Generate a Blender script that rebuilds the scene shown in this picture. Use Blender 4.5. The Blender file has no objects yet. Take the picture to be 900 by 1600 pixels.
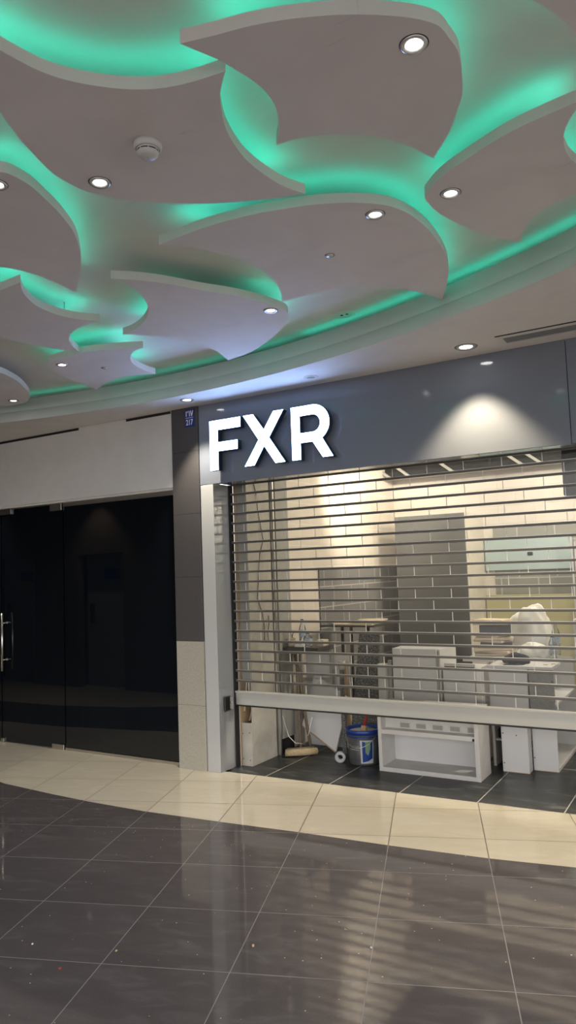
import bpy, bmesh, math, random
from mathutils import Vector, Matrix
random.seed(7)
PI = math.pi
SC = bpy.context.scene
COL = SC.collection

# ---------------------------------------------------------------- camera
cam_d = bpy.data.cameras.new('camera'); cam = bpy.data.objects.new('camera', cam_d); COL.objects.link(cam)
cam_d.sensor_fit = 'VERTICAL'; cam_d.sensor_height = 36.0; cam_d.sensor_width = 36.0
cam_d.lens = 36.0 * 1150 / 1600
cam_d.clip_start = 0.05; cam_d.clip_end = 100
RM = Matrix(((0.8567888, 0.0712702, 0.5107186), (0.5144188, -0.0492472, -0.8561238), (-0.0358647, 0.9962406, -0.0788572)))
cam.matrix_world = Matrix.Translation((0, 0, 1.65)) @ RM.to_4x4()
SC.camera = cam

# ---------------------------------------------------------------- world, exposure
W = bpy.data.worlds.new('world'); SC.world = W; W.use_nodes = True
_N, _L = W.node_tree.nodes, W.node_tree.links
_tc = _N.new('ShaderNodeTexCoord'); _s = _N.new('ShaderNodeSeparateXYZ'); _L.new(_tc.outputs['Generated'], _s.inputs[0])
_r = _N.new('ShaderNodeMapRange'); _r.inputs['From Min'].default_value = -0.04; _r.inputs['From Max'].default_value = 0.06
_r.inputs['To Min'].default_value = 0.6; _r.inputs['To Max'].default_value = 3.5; _L.new(_s.outputs[2], _r.inputs[0])
_L.new(_r.outputs[0], _N['Background'].inputs[1]); _N['Background'].inputs[0].default_value = (1.0, 0.96, 0.94, 1)   # ambient fill for the unseen mall, made weaker from below
SC.view_settings.view_transform = 'Standard'; SC.view_settings.look = 'None'
SC.view_settings.exposure = 0.2; SC.view_settings.gamma = 1.0; SC.view_settings.use_curve_mapping = False
E_DOWN = 14.0      # watts of a panel downlight
E_SOFFIT = 150.0   # watts of a soffit downlight
E_SHOP = 140.0     # base watts of the shop floodlight and the added fill lamps
L_LED = 6.6      # radiance of the green strips
L_SIGN = 15.0      # radiance of the sign faces

# ---------------------------------------------------------------- materials
def newmat(name):
    m = bpy.data.materials.new(name); m.use_nodes = True
    return m, m.node_tree.nodes, m.node_tree.links, m.node_tree.nodes['Principled BSDF']
def c4(c): return (c[0], c[1], c[2], 1)
def plain(name, col, rough=0.5, metal=0.0, noise=0.06, scale=6.0, spec=0.5, bump=0.0, coat=0.0):
    m, N, L, P = newmat(name)
    P.inputs['Roughness'].default_value = rough; P.inputs['Metallic'].default_value = metal
    P.inputs['Specular IOR Level'].default_value = spec
    P.inputs['Coat Weight'].default_value = coat; P.inputs['Coat Roughness'].default_value = 0.05
    tc = N.new('ShaderNodeTexCoord'); n = N.new('ShaderNodeTexNoise')
    n.inputs['Scale'].default_value = scale; n.inputs['Detail'].default_value = 5
    L.new(tc.outputs['Object'], n.inputs['Vector'])
    mx = N.new('ShaderNodeMix'); mx.data_type = 'RGBA'
    mx.inputs[6].default_value = c4([max(0, v * (1 - noise)) for v in col])
    mx.inputs[7].default_value = c4([min(1, v * (1 + noise)) for v in col])
    L.new(n.outputs['Fac'], mx.inputs[0]); L.new(mx.outputs[2], P.inputs['Base Color'])
    if bump:
        b = N.new('ShaderNodeBump'); b.inputs['Strength'].default_value = bump; b.inputs['Distance'].default_value = 0.01
        L.new(n.outputs['Fac'], b.inputs['Height']); L.new(b.outputs[0], P.inputs['Normal'])
    return m
def emis(name, col, s):
    m, N, L, P = newmat(name)
    P.inputs['Base Color'].default_value = c4((0.8, 0.8, 0.8))
    P.inputs['Emission Color'].default_value = c4(col); P.inputs['Emission Strength'].default_value = s
    return m
def ramp(N, stops):
    r = N.new('ShaderNodeValToRGB'); e = r.color_ramp.elements
    while len(e) < len(stops): e.new(0.5)
    for k, (p, c) in enumerate(stops): e[k].position = p; e[k].color = c4(c) if len(c) == 3 else c
    return r
def math_node(N, L, op, a, b=None):
    n = N.new('ShaderNodeMath'); n.operation = op
    for i, v in enumerate((a, b)):
        if v is None: continue
        if isinstance(v, (int, float)): n.inputs[i].default_value = v
        else: L.new(v, n.inputs[i])
    return n.outputs[0]

def stone_floor(name, base, grout, rough, ang, du, dv, ou, ov, vein, glint_speck, gw=0.0028, bumpy=0.0, tone=0.10):
    """polished stone tiles: grid at angle ang (world metres), spacing du x dv, offsets ou, ov"""
    m, N, L, P = newmat(name)
    g = N.new('ShaderNodeNewGeometry')
    mp = N.new('ShaderNodeMapping'); mp.vector_type = 'TEXTURE'
    mp.inputs['Rotation'].default_value = (0, 0, ang); L.new(g.outputs['Position'], mp.inputs['Vector'])
    sp = N.new('ShaderNodeSeparateXYZ'); L.new(mp.outputs[0], sp.inputs[0])
    u = math_node(N, L, 'DIVIDE', math_node(N, L, 'SUBTRACT', sp.outputs[0], ou), du)
    v = math_node(N, L, 'DIVIDE', math_node(N, L, 'SUBTRACT', sp.outputs[1], ov), dv)
    def edge(t, d):
        f = math_node(N, L, 'FRACT', t); f2 = math_node(N, L, 'SUBTRACT', 1.0, f)
        return math_node(N, L, 'MULTIPLY', math_node(N, L, 'MINIMUM', f, f2), d)
    e = math_node(N, L, 'MINIMUM', edge(u, du), edge(v, dv))
    isg = math_node(N, L, 'LESS_THAN', e, gw)
    cv = N.new('ShaderNodeCombineXYZ')
    L.new(math_node(N, L, 'FLOOR', u), cv.inputs[0]); L.new(math_node(N, L, 'FLOOR', v), cv.inputs[1])
    wn = N.new('ShaderNodeTexWhiteNoise'); wn.noise_dimensions = '3D'; L.new(cv.outputs[0], wn.inputs['Vector'])
    # soft veins, shifted per tile
    add = N.new('ShaderNodeVectorMath'); add.operation = 'ADD'
    sc_ = N.new('ShaderNodeVectorMath'); sc_.operation = 'SCALE'; sc_.inputs['Scale'].default_value = 7.0
    L.new(wn.outputs['Color'], sc_.inputs[0]); L.new(mp.outputs[0], add.inputs[0]); L.new(sc_.outputs[0], add.inputs[1])
    st = N.new('ShaderNodeMapping'); st.inputs['Scale'].default_value = (2.0, 6.0, 1); L.new(add.outputs[0], st.inputs['Vector'])
    nz = N.new('ShaderNodeTexNoise'); nz.inputs['Scale'].default_value = 1.6; nz.inputs['Detail'].default_value = 8
    nz.inputs['Distortion'].default_value = 1.2; L.new(st.outputs[0], nz.inputs['Vector'])
    rp = ramp(N, [(0.30, [c * (1 - tone) for c in base]), (0.55, base), (0.72, vein)])
    L.new(nz.outputs['Fac'], rp.inputs[0])
    hv = N.new('ShaderNodeHueSaturation'); L.new(rp.outputs[0], hv.inputs['Color'])
    L.new(math_node(N, L, 'ADD', math_node(N, L, 'MULTIPLY', wn.outputs['Value'], 0.10), 0.95), hv.inputs['Value'])
    # fine grain
    fg = N.new('ShaderNodeTexNoise'); fg.inputs['Scale'].default_value = 160; fg.inputs['Detail'].default_value = 2
    L.new(mp.outputs[0], fg.inputs['Vector'])
    mg = N.new('ShaderNodeMix'); mg.data_type = 'RGBA'; mg.blend_type = 'OVERLAY'; mg.inputs[0].default_value = 0.22
    L.new(hv.outputs[0], mg.inputs[6]); L.new(fg.outputs['Fac'], mg.inputs[7])
    col = mg.outputs[2]
    if glint_speck:  # pale dots painted in for glints off stone chips and tiny debris
        vo = N.new('ShaderNodeTexVoronoi'); vo.inputs['Scale'].default_value = 26; L.new(mp.outputs[0], vo.inputs['Vector'])
        w2 = N.new('ShaderNodeSeparateColor'); L.new(vo.outputs['Color'], w2.inputs[0])
        dot = math_node(N, L, 'MULTIPLY', math_node(N, L, 'LESS_THAN', vo.outputs['Distance'], 0.085), math_node(N, L, 'GREATER_THAN', w2.outputs[0], 0.80))
        ms = N.new('ShaderNodeMix'); ms.data_type = 'RGBA'; L.new(dot, ms.inputs[0]); L.new(col, ms.inputs[6]); ms.inputs[7].default_value = c4(glint_speck)
        col = ms.outputs[2]
    mm = N.new('ShaderNodeMix'); mm.data_type = 'RGBA'; L.new(isg, mm.inputs[0]); L.new(col, mm.inputs[6]); mm.inputs[7].default_value = c4(grout)
    L.new(mm.outputs[2], P.inputs['Base Color'])
    rr = math_node(N, L, 'ADD', math_node(N, L, 'MULTIPLY', isg, 0.35), rough); L.new(rr, P.inputs['Roughness'])
    if bumpy:
        b = N.new('ShaderNodeBump'); b.inputs['Strength'].default_value = bumpy; b.inputs['Distance'].default_value = 0.004
        n2 = N.new('ShaderNodeTexNoise'); n2.inputs['Scale'].default_value = 9; L.new(g.outputs['Position'], n2.inputs['Vector'])
        L.new(n2.outputs['Fac'], b.inputs['Height']); L.new(b.outputs[0], P.inputs['Normal'])
    return m

def block_wall(name, c1, c2, mortar, axis='X', bw=0.42, bh=0.21, ms=0.008, stain=0.12):
    m, N, L, P = newmat(name)
    g = N.new('ShaderNodeNewGeometry'); s = N.new('ShaderNodeSeparateXYZ'); L.new(g.outputs['Position'], s.inputs[0])
    c = N.new('ShaderNodeCombineXYZ'); L.new(s.outputs[0 if axis == 'X' else 1], c.inputs[0]); L.new(s.outputs[2], c.inputs[1])
    b = N.new('ShaderNodeTexBrick'); L.new(c.outputs[0], b.inputs['Vector'])
    b.inputs['Scale'].default_value = 1.0; b.inputs['Brick Width'].default_value = bw; b.inputs['Row Height'].default_value = bh
    b.inputs['Mortar Size'].default_value = ms; b.inputs['Mortar Smooth'].default_value = 0.3
    b.inputs['Color1'].default_value = c4(c1); b.inputs['Color2'].default_value = c4(c2); b.inputs['Mortar'].default_value = c4(mortar)
    n = N.new('ShaderNodeTexNoise'); n.inputs['Scale'].default_value = 2.2; n.inputs['Detail'].default_value = 7; L.new(g.outputs['Position'], n.inputs['Vector'])
    mx = N.new('ShaderNodeMix'); mx.data_type = 'RGBA'; mx.blend_type = 'MULTIPLY'; mx.inputs[0].default_value = 1.0
    rp = ramp(N, [(0.35, (1 - stain,) * 3), (0.65, (1, 1, 1))]); L.new(n.outputs['Fac'], rp.inputs[0])
    L.new(b.outputs['Color'], mx.inputs[6]); L.new(rp.outputs[0], mx.inputs[7]); L.new(mx.outputs[2], P.inputs['Base Color'])
    P.inputs['Roughness'].default_value = 0.8
    bp = N.new('ShaderNodeBump'); bp.inputs['Strength'].default_value = 0.4; bp.inputs['Distance'].default_value = 0.006
    inv = math_node(N, L, 'SUBTRACT', 1.0, b.outputs['Fac']); L.new(inv, bp.inputs['Height']); L.new(bp.outputs[0], P.inputs['Normal'])
    return m

def plaster(name, col, scratch=True):
    """painted gypsum with faint trowel marks and scuffs"""
    m, N, L, P = newmat(name)
    tc = N.new('ShaderNodeNewGeometry')
    n = N.new('ShaderNodeTexNoise'); n.inputs['Scale'].default_value = 3.0; n.inputs['Detail'].default_value = 6; n.inputs['Distortion'].default_value = 0.8
    L.new(tc.outputs['Position'], n.inputs['Vector'])
    rp = ramp(N, [(0.3, [c * 0.93 for c in col]), (0.65, col)]); L.new(n.outputs['Fac'], rp.inputs[0])
    out = rp.outputs[0]
    if scratch:
        mp = N.new('ShaderNodeMapping'); mp.inputs['Scale'].default_value = (3.5, 22, 1); mp.inputs['Rotation'].default_value = (0, 0, 0.5)
        L.new(tc.outputs['Position'], mp.inputs['Vector'])
        v = N.new('ShaderNodeTexNoise'); v.inputs['Scale'].default_value = 1.3; v.inputs['Detail'].default_value = 3; v.inputs['Distortion'].default_value = 0.6
        L.new(mp.outputs[0], v.inputs['Vector'])
        r2 = ramp(N, [(0.70, (1, 1, 1)), (0.76, (0.84, 0.84, 0.84))]); L.new(v.outputs['Fac'], r2.inputs[0])
        mx = N.new('ShaderNodeMix'); mx.data_type = 'RGBA'; mx.blend_type = 'MULTIPLY'; mx.inputs[0].default_value = 0.6
        L.new(out, mx.inputs[6]); L.new(r2.outputs[0], mx.inputs[7]); out = mx.outputs[2]
    L.new(out, P.inputs['Base Color']); P.inputs['Roughness'].default_value = 0.72
    P.inputs['Specular IOR Level'].default_value = 0.2
    b = N.new('ShaderNodeBump'); b.inputs['Strength'].default_value = 0.15; b.inputs['Distance'].default_value = 0.01
    L.new(n.outputs['Fac'], b.inputs['Height']); L.new(b.outputs[0], P.inputs['Normal'])
    return m

def clear(name, tint, gloss=0.10, rough=0.04):
    m, N, L, P = newmat(name)
    N.remove(P); o = N['Material Output']
    t = N.new('ShaderNodeBsdfTransparent'); t.inputs[0].default_value = c4(tint)
    gl = N.new('ShaderNodeBsdfGlossy'); gl.inputs['Roughness'].default_value = rough; gl.inputs[0].default_value = (1, 1, 1, 1)
    fr = N.new('ShaderNodeFresnel'); fr.inputs[0].default_value = 1.45
    f = math_node(N, L, 'MULTIPLY', fr.outputs[0], gloss * 10)
    mx = N.new('ShaderNodeMixShader'); L.new(f, mx.inputs[0]); L.new(t.outputs[0], mx.inputs[1]); L.new(gl.outputs[0], mx.inputs[2])
    L.new(mx.outputs[0], o.inputs['Surface'])
    return m

M = {}
M['paint'] = plaster('ceiling_paint', (0.80, 0.745, 0.725))
M['paint_soffit'] = plaster('soffit_paint', (0.78, 0.75, 0.73))
M['paint_cove'] = plaster('cove_paint', (0.70, 0.72, 0.70), scratch=False)
M['paint_left'] = plaster('shopfront_paint', (0.80, 0.77, 0.74), scratch=False)
M['fascia'] = plain('fascia_panel', (0.205, 0.228, 0.275), 0.08, noise=0.02, scale=1.0, spec=0.6)
M['acp'] = plain('silver_cladding', (0.50, 0.51, 0.51), 0.14, noise=0.02, scale=1.0, spec=0.6)
M['acp_gloss'] = plain('gloss_cladding', (0.42, 0.43, 0.44), 0.035, metal=0.35, noise=0.02, scale=1.0, spec=1.0)
ANG = math.radians(20.03)
M['dark'] = stone_floor('dark_granite_tiles', (0.100, 0.089, 0.091), (0.21, 0.20, 0.20), 0.055, ANG, 0.5695, 0.5395, -0.331, 3.072, (0.125, 0.118, 0.118), (0.6, 0.55, 0.45), gw=0.0022)
M['cream'] = stone_floor('cream_stone_tiles', (0.60, 0.55, 0.445), (0.19, 0.16, 0.12), 0.08, ANG, 0.5695, 0.5395, -0.331, 3.072, (0.64, 0.585, 0.47), None, gw=0.0034, tone=0.05)
M['slate'] = stone_floor('slate_tiles', (0.030, 0.034, 0.034), (0.42, 0.42, 0.40), 0.42, 0.0, 0.572, 1.15, -0.48, 5.08, (0.105, 0.110, 0.108), None, gw=0.004, tone=0.35)
M['granite'] = plain('dark_speckled_granite', (0.085, 0.080, 0.082), 0.22, noise=0.45, scale=110)
M['beige_stone'] = plain('beige_speckled_stone', (0.42, 0.40, 0.34), 0.25, noise=0.20, scale=70)
M['black_glass'] = plain('black_film_glass', (0.004, 0.006, 0.009), 0.015, noise=0.0, spec=0.75)
M['steel'] = plain('brushed_steel', (0.62, 0.60, 0.56), 0.28, metal=1.0, noise=0.08, scale=60)
M['alu'] = plain('aluminium', (0.60, 0.585, 0.56), 0.30, metal=0.85, noise=0.06, scale=20)
M['rail'] = plain('shutter_rail_metal', (0.105, 0.098, 0.088), 0.4, metal=0.3, noise=0.2, scale=30)
M['alu_dark'] = plain('mill_aluminium', (0.40, 0.385, 0.36), 0.33, metal=0.7, noise=0.15, scale=30)
M['bar'] = plain('bottom_bar_enamel', (0.42, 0.42, 0.395), 0.30, noise=0.05, scale=5)
M['rubber'] = plain('black_rubber', (0.012, 0.012, 0.012), 0.6)
M['clear'] = clear('clear_polycarbonate', (0.93, 0.93, 0.92), 0.055, 0.10)
M['seam'] = plain('clear_slat_joint', (0.75, 0.74, 0.70), 0.3)
M['navy'] = plain('navy_letter_return', (0.012, 0.022, 0.045), 0.35)
M['sign'] = emis('lit_letter_face', (0.30, 0.50, 1.0), L_SIGN)
M['lamp'] = emis('downlight_lens', (1.0, 0.97, 0.93), 14.0)
M['led'] = emis('green_led', (0.0, 1.0, 0.66), L_LED)
M['led_cove'] = emis('green_led_cove', (0.0, 1.0, 0.66), L_LED * .55)
M['led_cove_dim'] = emis('green_led_cove_dim', (0.0, 1.0, 0.66), L_LED * .3)
M['white_metal'] = plain('white_enamel', (0.70, 0.69, 0.66), 0.4)
M['trim'] = plain('downlight_trim', (0.70, 0.69, 0.67), 0.25, metal=0.5)
M['dark_metal'] = plain('dark_metal', (0.05, 0.05, 0.05), 0.45)
M['shadow_gap'] = plain('dark_slot', (0.02, 0.02, 0.018), 0.8)
M['plaque'] = plain('blue_enamel', (0.012, 0.035, 0.26), 0.3)
M['plaque_w'] = plain('white_lettering', (0.90, 0.92, 0.95), 0.4)
M['cream_block'] = block_wall('cream_blockwork', (0.66, 0.61, 0.53), (0.62, 0.57, 0.50), (0.60, 0.56, 0.48), 'X')
M['cream_block_y'] = block_wall('cream_blockwork_side', (0.66, 0.60, 0.51), (0.62, 0.56, 0.48), (0.70, 0.65, 0.57), 'Y')
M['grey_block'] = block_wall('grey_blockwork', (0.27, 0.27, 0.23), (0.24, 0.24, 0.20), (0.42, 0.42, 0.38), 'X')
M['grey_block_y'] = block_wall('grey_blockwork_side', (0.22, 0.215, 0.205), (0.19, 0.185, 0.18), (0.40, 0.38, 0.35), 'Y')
M['pillar'] = plain('dark_grey_render', (0.105, 0.105, 0.10), 0.8, noise=0.12, scale=4)
M['pillar_side'] = plain('pale_pillar_side', (0.60, 0.56, 0.47), 0.8, noise=0.15, scale=9)
M['aqua'] = plain('aqua_glass_sheet', (0.36, 0.45, 0.43), 0.12, noise=0.04, spec=0.7)
M['khaki'] = plain('khaki_board', (0.42, 0.39, 0.22), 0.6)
M['white_board'] = plain('white_laminate', (0.60, 0.60, 0.60), 0.35, noise=0.06, scale=3)
M['white_raw'] = plain('primed_board', (0.55, 0.54, 0.52), 0.55, noise=0.12, scale=10)
M['shutter_dimmed'] = plain('shutter_dimmed_board', (0.22, 0.22, 0.215), 0.7, noise=0.35, scale=60)
M['hole'] = plain('drill_hole', (0.01, 0.01, 0.01), 0.9)
M['ply'] = plain('plywood', (0.42, 0.30, 0.17), 0.7, noise=0.2, scale=14)
M['pale_wood'] = plain('pale_timber', (0.62, 0.52, 0.38), 0.65, noise=0.15, scale=18)
M['gypsum'] = plain('plasterboard', (0.42, 0.40, 0.35), 0.8, noise=0.25, scale=9, bump=0.2)
M['gypsum_front'] = plain('grey_primer', (0.30, 0.295, 0.27), 0.8, noise=0.15, scale=12)
M['bucket'] = plain('bucket_grey_plastic', (0.075, 0.08, 0.08), 0.35, noise=0.3, scale=25)
M['bucket_blue'] = plain('bucket_blue_plastic', (0.008, 0.040, 0.22), 0.35)
M['lab_grey'] = plain('bucket_print_grey', (0.45, 0.47, 0.48), 0.5)
M['lab_green'] = plain('bucket_print_green', (0.16, 0.28, 0.16), 0.5)
M['red'] = plain('red_handle', (0.30, 0.03, 0.03), 0.5)
M['bristle'] = plain('broom_bristle', (0.48, 0.38, 0.22), 0.9, noise=0.35, scale=60, bump=0.6)
M['stick'] = plain('worn_wood_stick', (0.17, 0.135, 0.095), 0.6, noise=0.3, scale=15)
M['black_cloth'] = plain('black_cloth', (0.012, 0.013, 0.014), 0.9)
M['bag'] = plain('white_plastic_film', (0.72, 0.71, 0.66), 0.35, noise=0.08, scale=10)
M['pet'] = clear('pet_bottle', (0.90, 0.93, 0.95), 0.09, 0.08)
M['label_blue'] = plain('bottle_label', (0.34, 0.42, 0.52), 0.5, noise=0.7, scale=60)
M['brown'] = plain('dark_brown_wall', (0.13, 0.105, 0.085), 0.5, noise=0.2, scale=3)
M['door_grey'] = plain('grey_door_paint', (0.26, 0.28, 0.26), 0.4)
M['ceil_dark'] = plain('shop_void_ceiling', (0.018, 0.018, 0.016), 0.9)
M['wire'] = plain('white_wire', (0.62, 0.62, 0.58), 0.5)
M['black_wire'] = plain('black_wire', (0.015, 0.015, 0.015), 0.6)
def splat():
    m, N, L, P = newmat('paint_spattered_plank')
    tc = N.new('ShaderNodeTexCoord'); v = N.new('ShaderNodeTexNoise'); v.inputs['Scale'].default_value = 110; v.inputs['Detail'].default_value = 3
    mp = N.new('ShaderNodeMapping'); mp.inputs['Scale'].default_value = (1, 1, 2.2); L.new(tc.outputs['Object'], mp.inputs['Vector']); L.new(mp.outputs[0], v.inputs['Vector'])
    r = ramp(N, [(0.50, (0.045, 0.047, 0.045)), (0.62, (0.30, 0.31, 0.29))]); L.new(v.outputs['Fac'], r.inputs[0]); L.new(r.outputs[0], P.inputs['Base Color'])
    P.inputs['Roughness'].default_value = 0.7
    return m
M['splat'] = splat()

# ---------------------------------------------------------------- mesh helpers
class MB:
    def __init__(s): s.bm = bmesh.new(); s.mats = []; s.cur = 0
    def use(s, key):
        if key not in s.mats: s.mats.append(key)
        s.cur = s.mats.index(key); return s
    def _tag(s, faces, smooth=False):
        for f in faces: f.material_index = s.cur; f.smooth = smooth
    def face(s, pts, smooth=False):
        vs = [s.bm.verts.new(p) for p in pts]; f = s.bm.faces.new(vs); s._tag([f], smooth); return s
    def box(s, x0, x1, y0, y1, z0, z1, bev=0.0, rot=None):
        r = bmesh.ops.create_cube(s.bm, size=1.0)
        vs = r['verts']
        c = Vector(((x0 + x1) / 2, (y0 + y1) / 2, (z0 + z1) / 2))
        for v in vs:
            v.co = Vector((v.co.x * abs(x1 - x0), v.co.y * abs(y1 - y0), v.co.z * abs(z1 - z0)))
            if rot is not None: v.co = rot @ v.co
            v.co += c
        fs = set(f for v in vs for f in v.link_faces)
        s._tag(fs)
        if bev:
            es = list(set(e for v in vs for e in v.link_edges))
            r = bmesh.ops.bevel(s.bm, geom=es, offset=bev, segments=2, affect='EDGES', profile=0.5)
            s._tag(r['faces'])
        return s
    def prism(s, pts, d, smooth_side=False):
        """closed polygon pts (3-D, planar) extruded by vector d"""
        d = Vector(d); a = [s.bm.verts.new(p) for p in pts]; b = [s.bm.verts.new(Vector(p) + d) for p in pts]
        n = len(pts); fs = [s.bm.faces.new(a[::-1]), s.bm.faces.new(b)]; s._tag(fs)
        sd = [s.bm.faces.new((a[i], a[(i + 1) % n], b[(i + 1) % n], b[i])) for i in range(n)]; s._tag(sd, smooth_side)
        return s
    def ring(s, prof, cx=0, cy=0, seg=40, a0=0.0, a1=2 * PI, smooth=True, axis='Z'):
        """lathe: prof list of (r, z)"""
        full = abs(a1 - a0 - 2 * PI) < 1e-6; n = seg if full else seg + 1
        rows = []
        for r, z in prof:
            row = []
            for i in range(n):
                a = a0 + (a1 - a0) * i / seg
                row.append(s.bm.verts.new((cx + r * math.cos(a), cy + r * math.sin(a), z)))
            rows.append(row)
        fs = []
        for j in range(len(rows) - 1):
            for i in range(seg):
                k = (i + 1) % n if full else i + 1
                fs.append(s.bm.faces.new((rows[j][i], rows[j][k], rows[j + 1][k], rows[j + 1][i])))
        s._tag(fs, smooth); return s
    def tube(s, pts, r, seg=10, r1=None, cap=True):
        pts = [Vector(p) for p in pts]; n = len(pts); rows = []
        for i, p in enumerate(pts):
            t = (pts[min(i + 1, n - 1)] - pts[max(i - 1, 0)]).normalized()
            up = Vector((0, 0, 1)) if abs(t.z) < 0.9 else Vector((1, 0, 0))
            a = t.cross(up).normalized(); b = t.cross(a).normalized()
            rr = r if r1 is None else r + (r1 - r) * i / (n - 1)
            rows.append([s.bm.verts.new(p + (a * math.cos(2 * PI * k / seg) + b * math.sin(2 * PI * k / seg)) * rr) for k in range(seg)])
        fs = []
        for j in range(n - 1):
            for k in range(seg):
                q = (k + 1) % seg; fs.append(s.bm.faces.new((rows[j][k], rows[j][q], rows[j + 1][q], rows[j + 1][k])))
        s._tag(fs, True)
        if cap: s._tag([s.bm.faces.new(rows[0][::-1]), s.bm.faces.new(rows[-1])])
        return s
    def build(s, name, mat=None, parent=None, loc=(0, 0, 0)):
        me = bpy.data.meshes.new(name)
        bmesh.ops.recalc_face_normals(s.bm, faces=s.bm.faces)
        loc = Vector(loc)
        s.bm.to_mesh(me); s.bm.free()
        if mat is not None: me.materials.append(M[mat])
        else:
            for k in s.mats: me.materials.append(M[k])
        o = bpy.data.objects.new(name, me); COL.objects.link(o)
        o.location = loc
        if parent is not None: o.parent = parent
        return o
def smooth_poly(pts, per=5):
    """closed outline with corner flags -> Catmull-Rom between corners"""
    n = len(pts); out = []
    for i in range(n):
        p1, p2 = pts[i], pts[(i + 1) % n]; p0, p3 = pts[i - 1], pts[(i + 2) % n]
        a1, a2 = Vector(p1[:2]), Vector(p2[:2])
        a0 = a1 * 2 - a2 if p1[2] else Vector(p0[:2])
        a3 = a2 * 2 - a1 if p2[2] else Vector(p3[:2])
        for k in range(per):
            t = k / per
            q = 0.5 * (2 * a1 + (a2 - a0) * t + (2 * a0 - 5 * a1 + 4 * a2 - a3) * t * t + (3 * a1 - a0 - 3 * a2 + a3) * t ** 3)
            out.append((q.x, q.y, 1 if (k == 0 and p1[2]) else 0))
    return out
def thing(name, label, cat, loc=(0, 0, 0), group=None, rz=0.0):
    o = bpy.data.objects.new(name, None); COL.objects.link(o); o.location = loc; o.rotation_euler = (0, 0, rz)
    o.empty_display_size = 0.1; o['label'] = label; o['category'] = cat
    if group: o['group'] = group
    return o
def tag(o, label, cat, group=None):
    o['label'] = label; o['category'] = cat
    if group: o['group'] = group
    return o
def struct(o, label=None):
    o['kind'] = 'structure'
    if label: o['label'] = label
    return o
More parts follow.
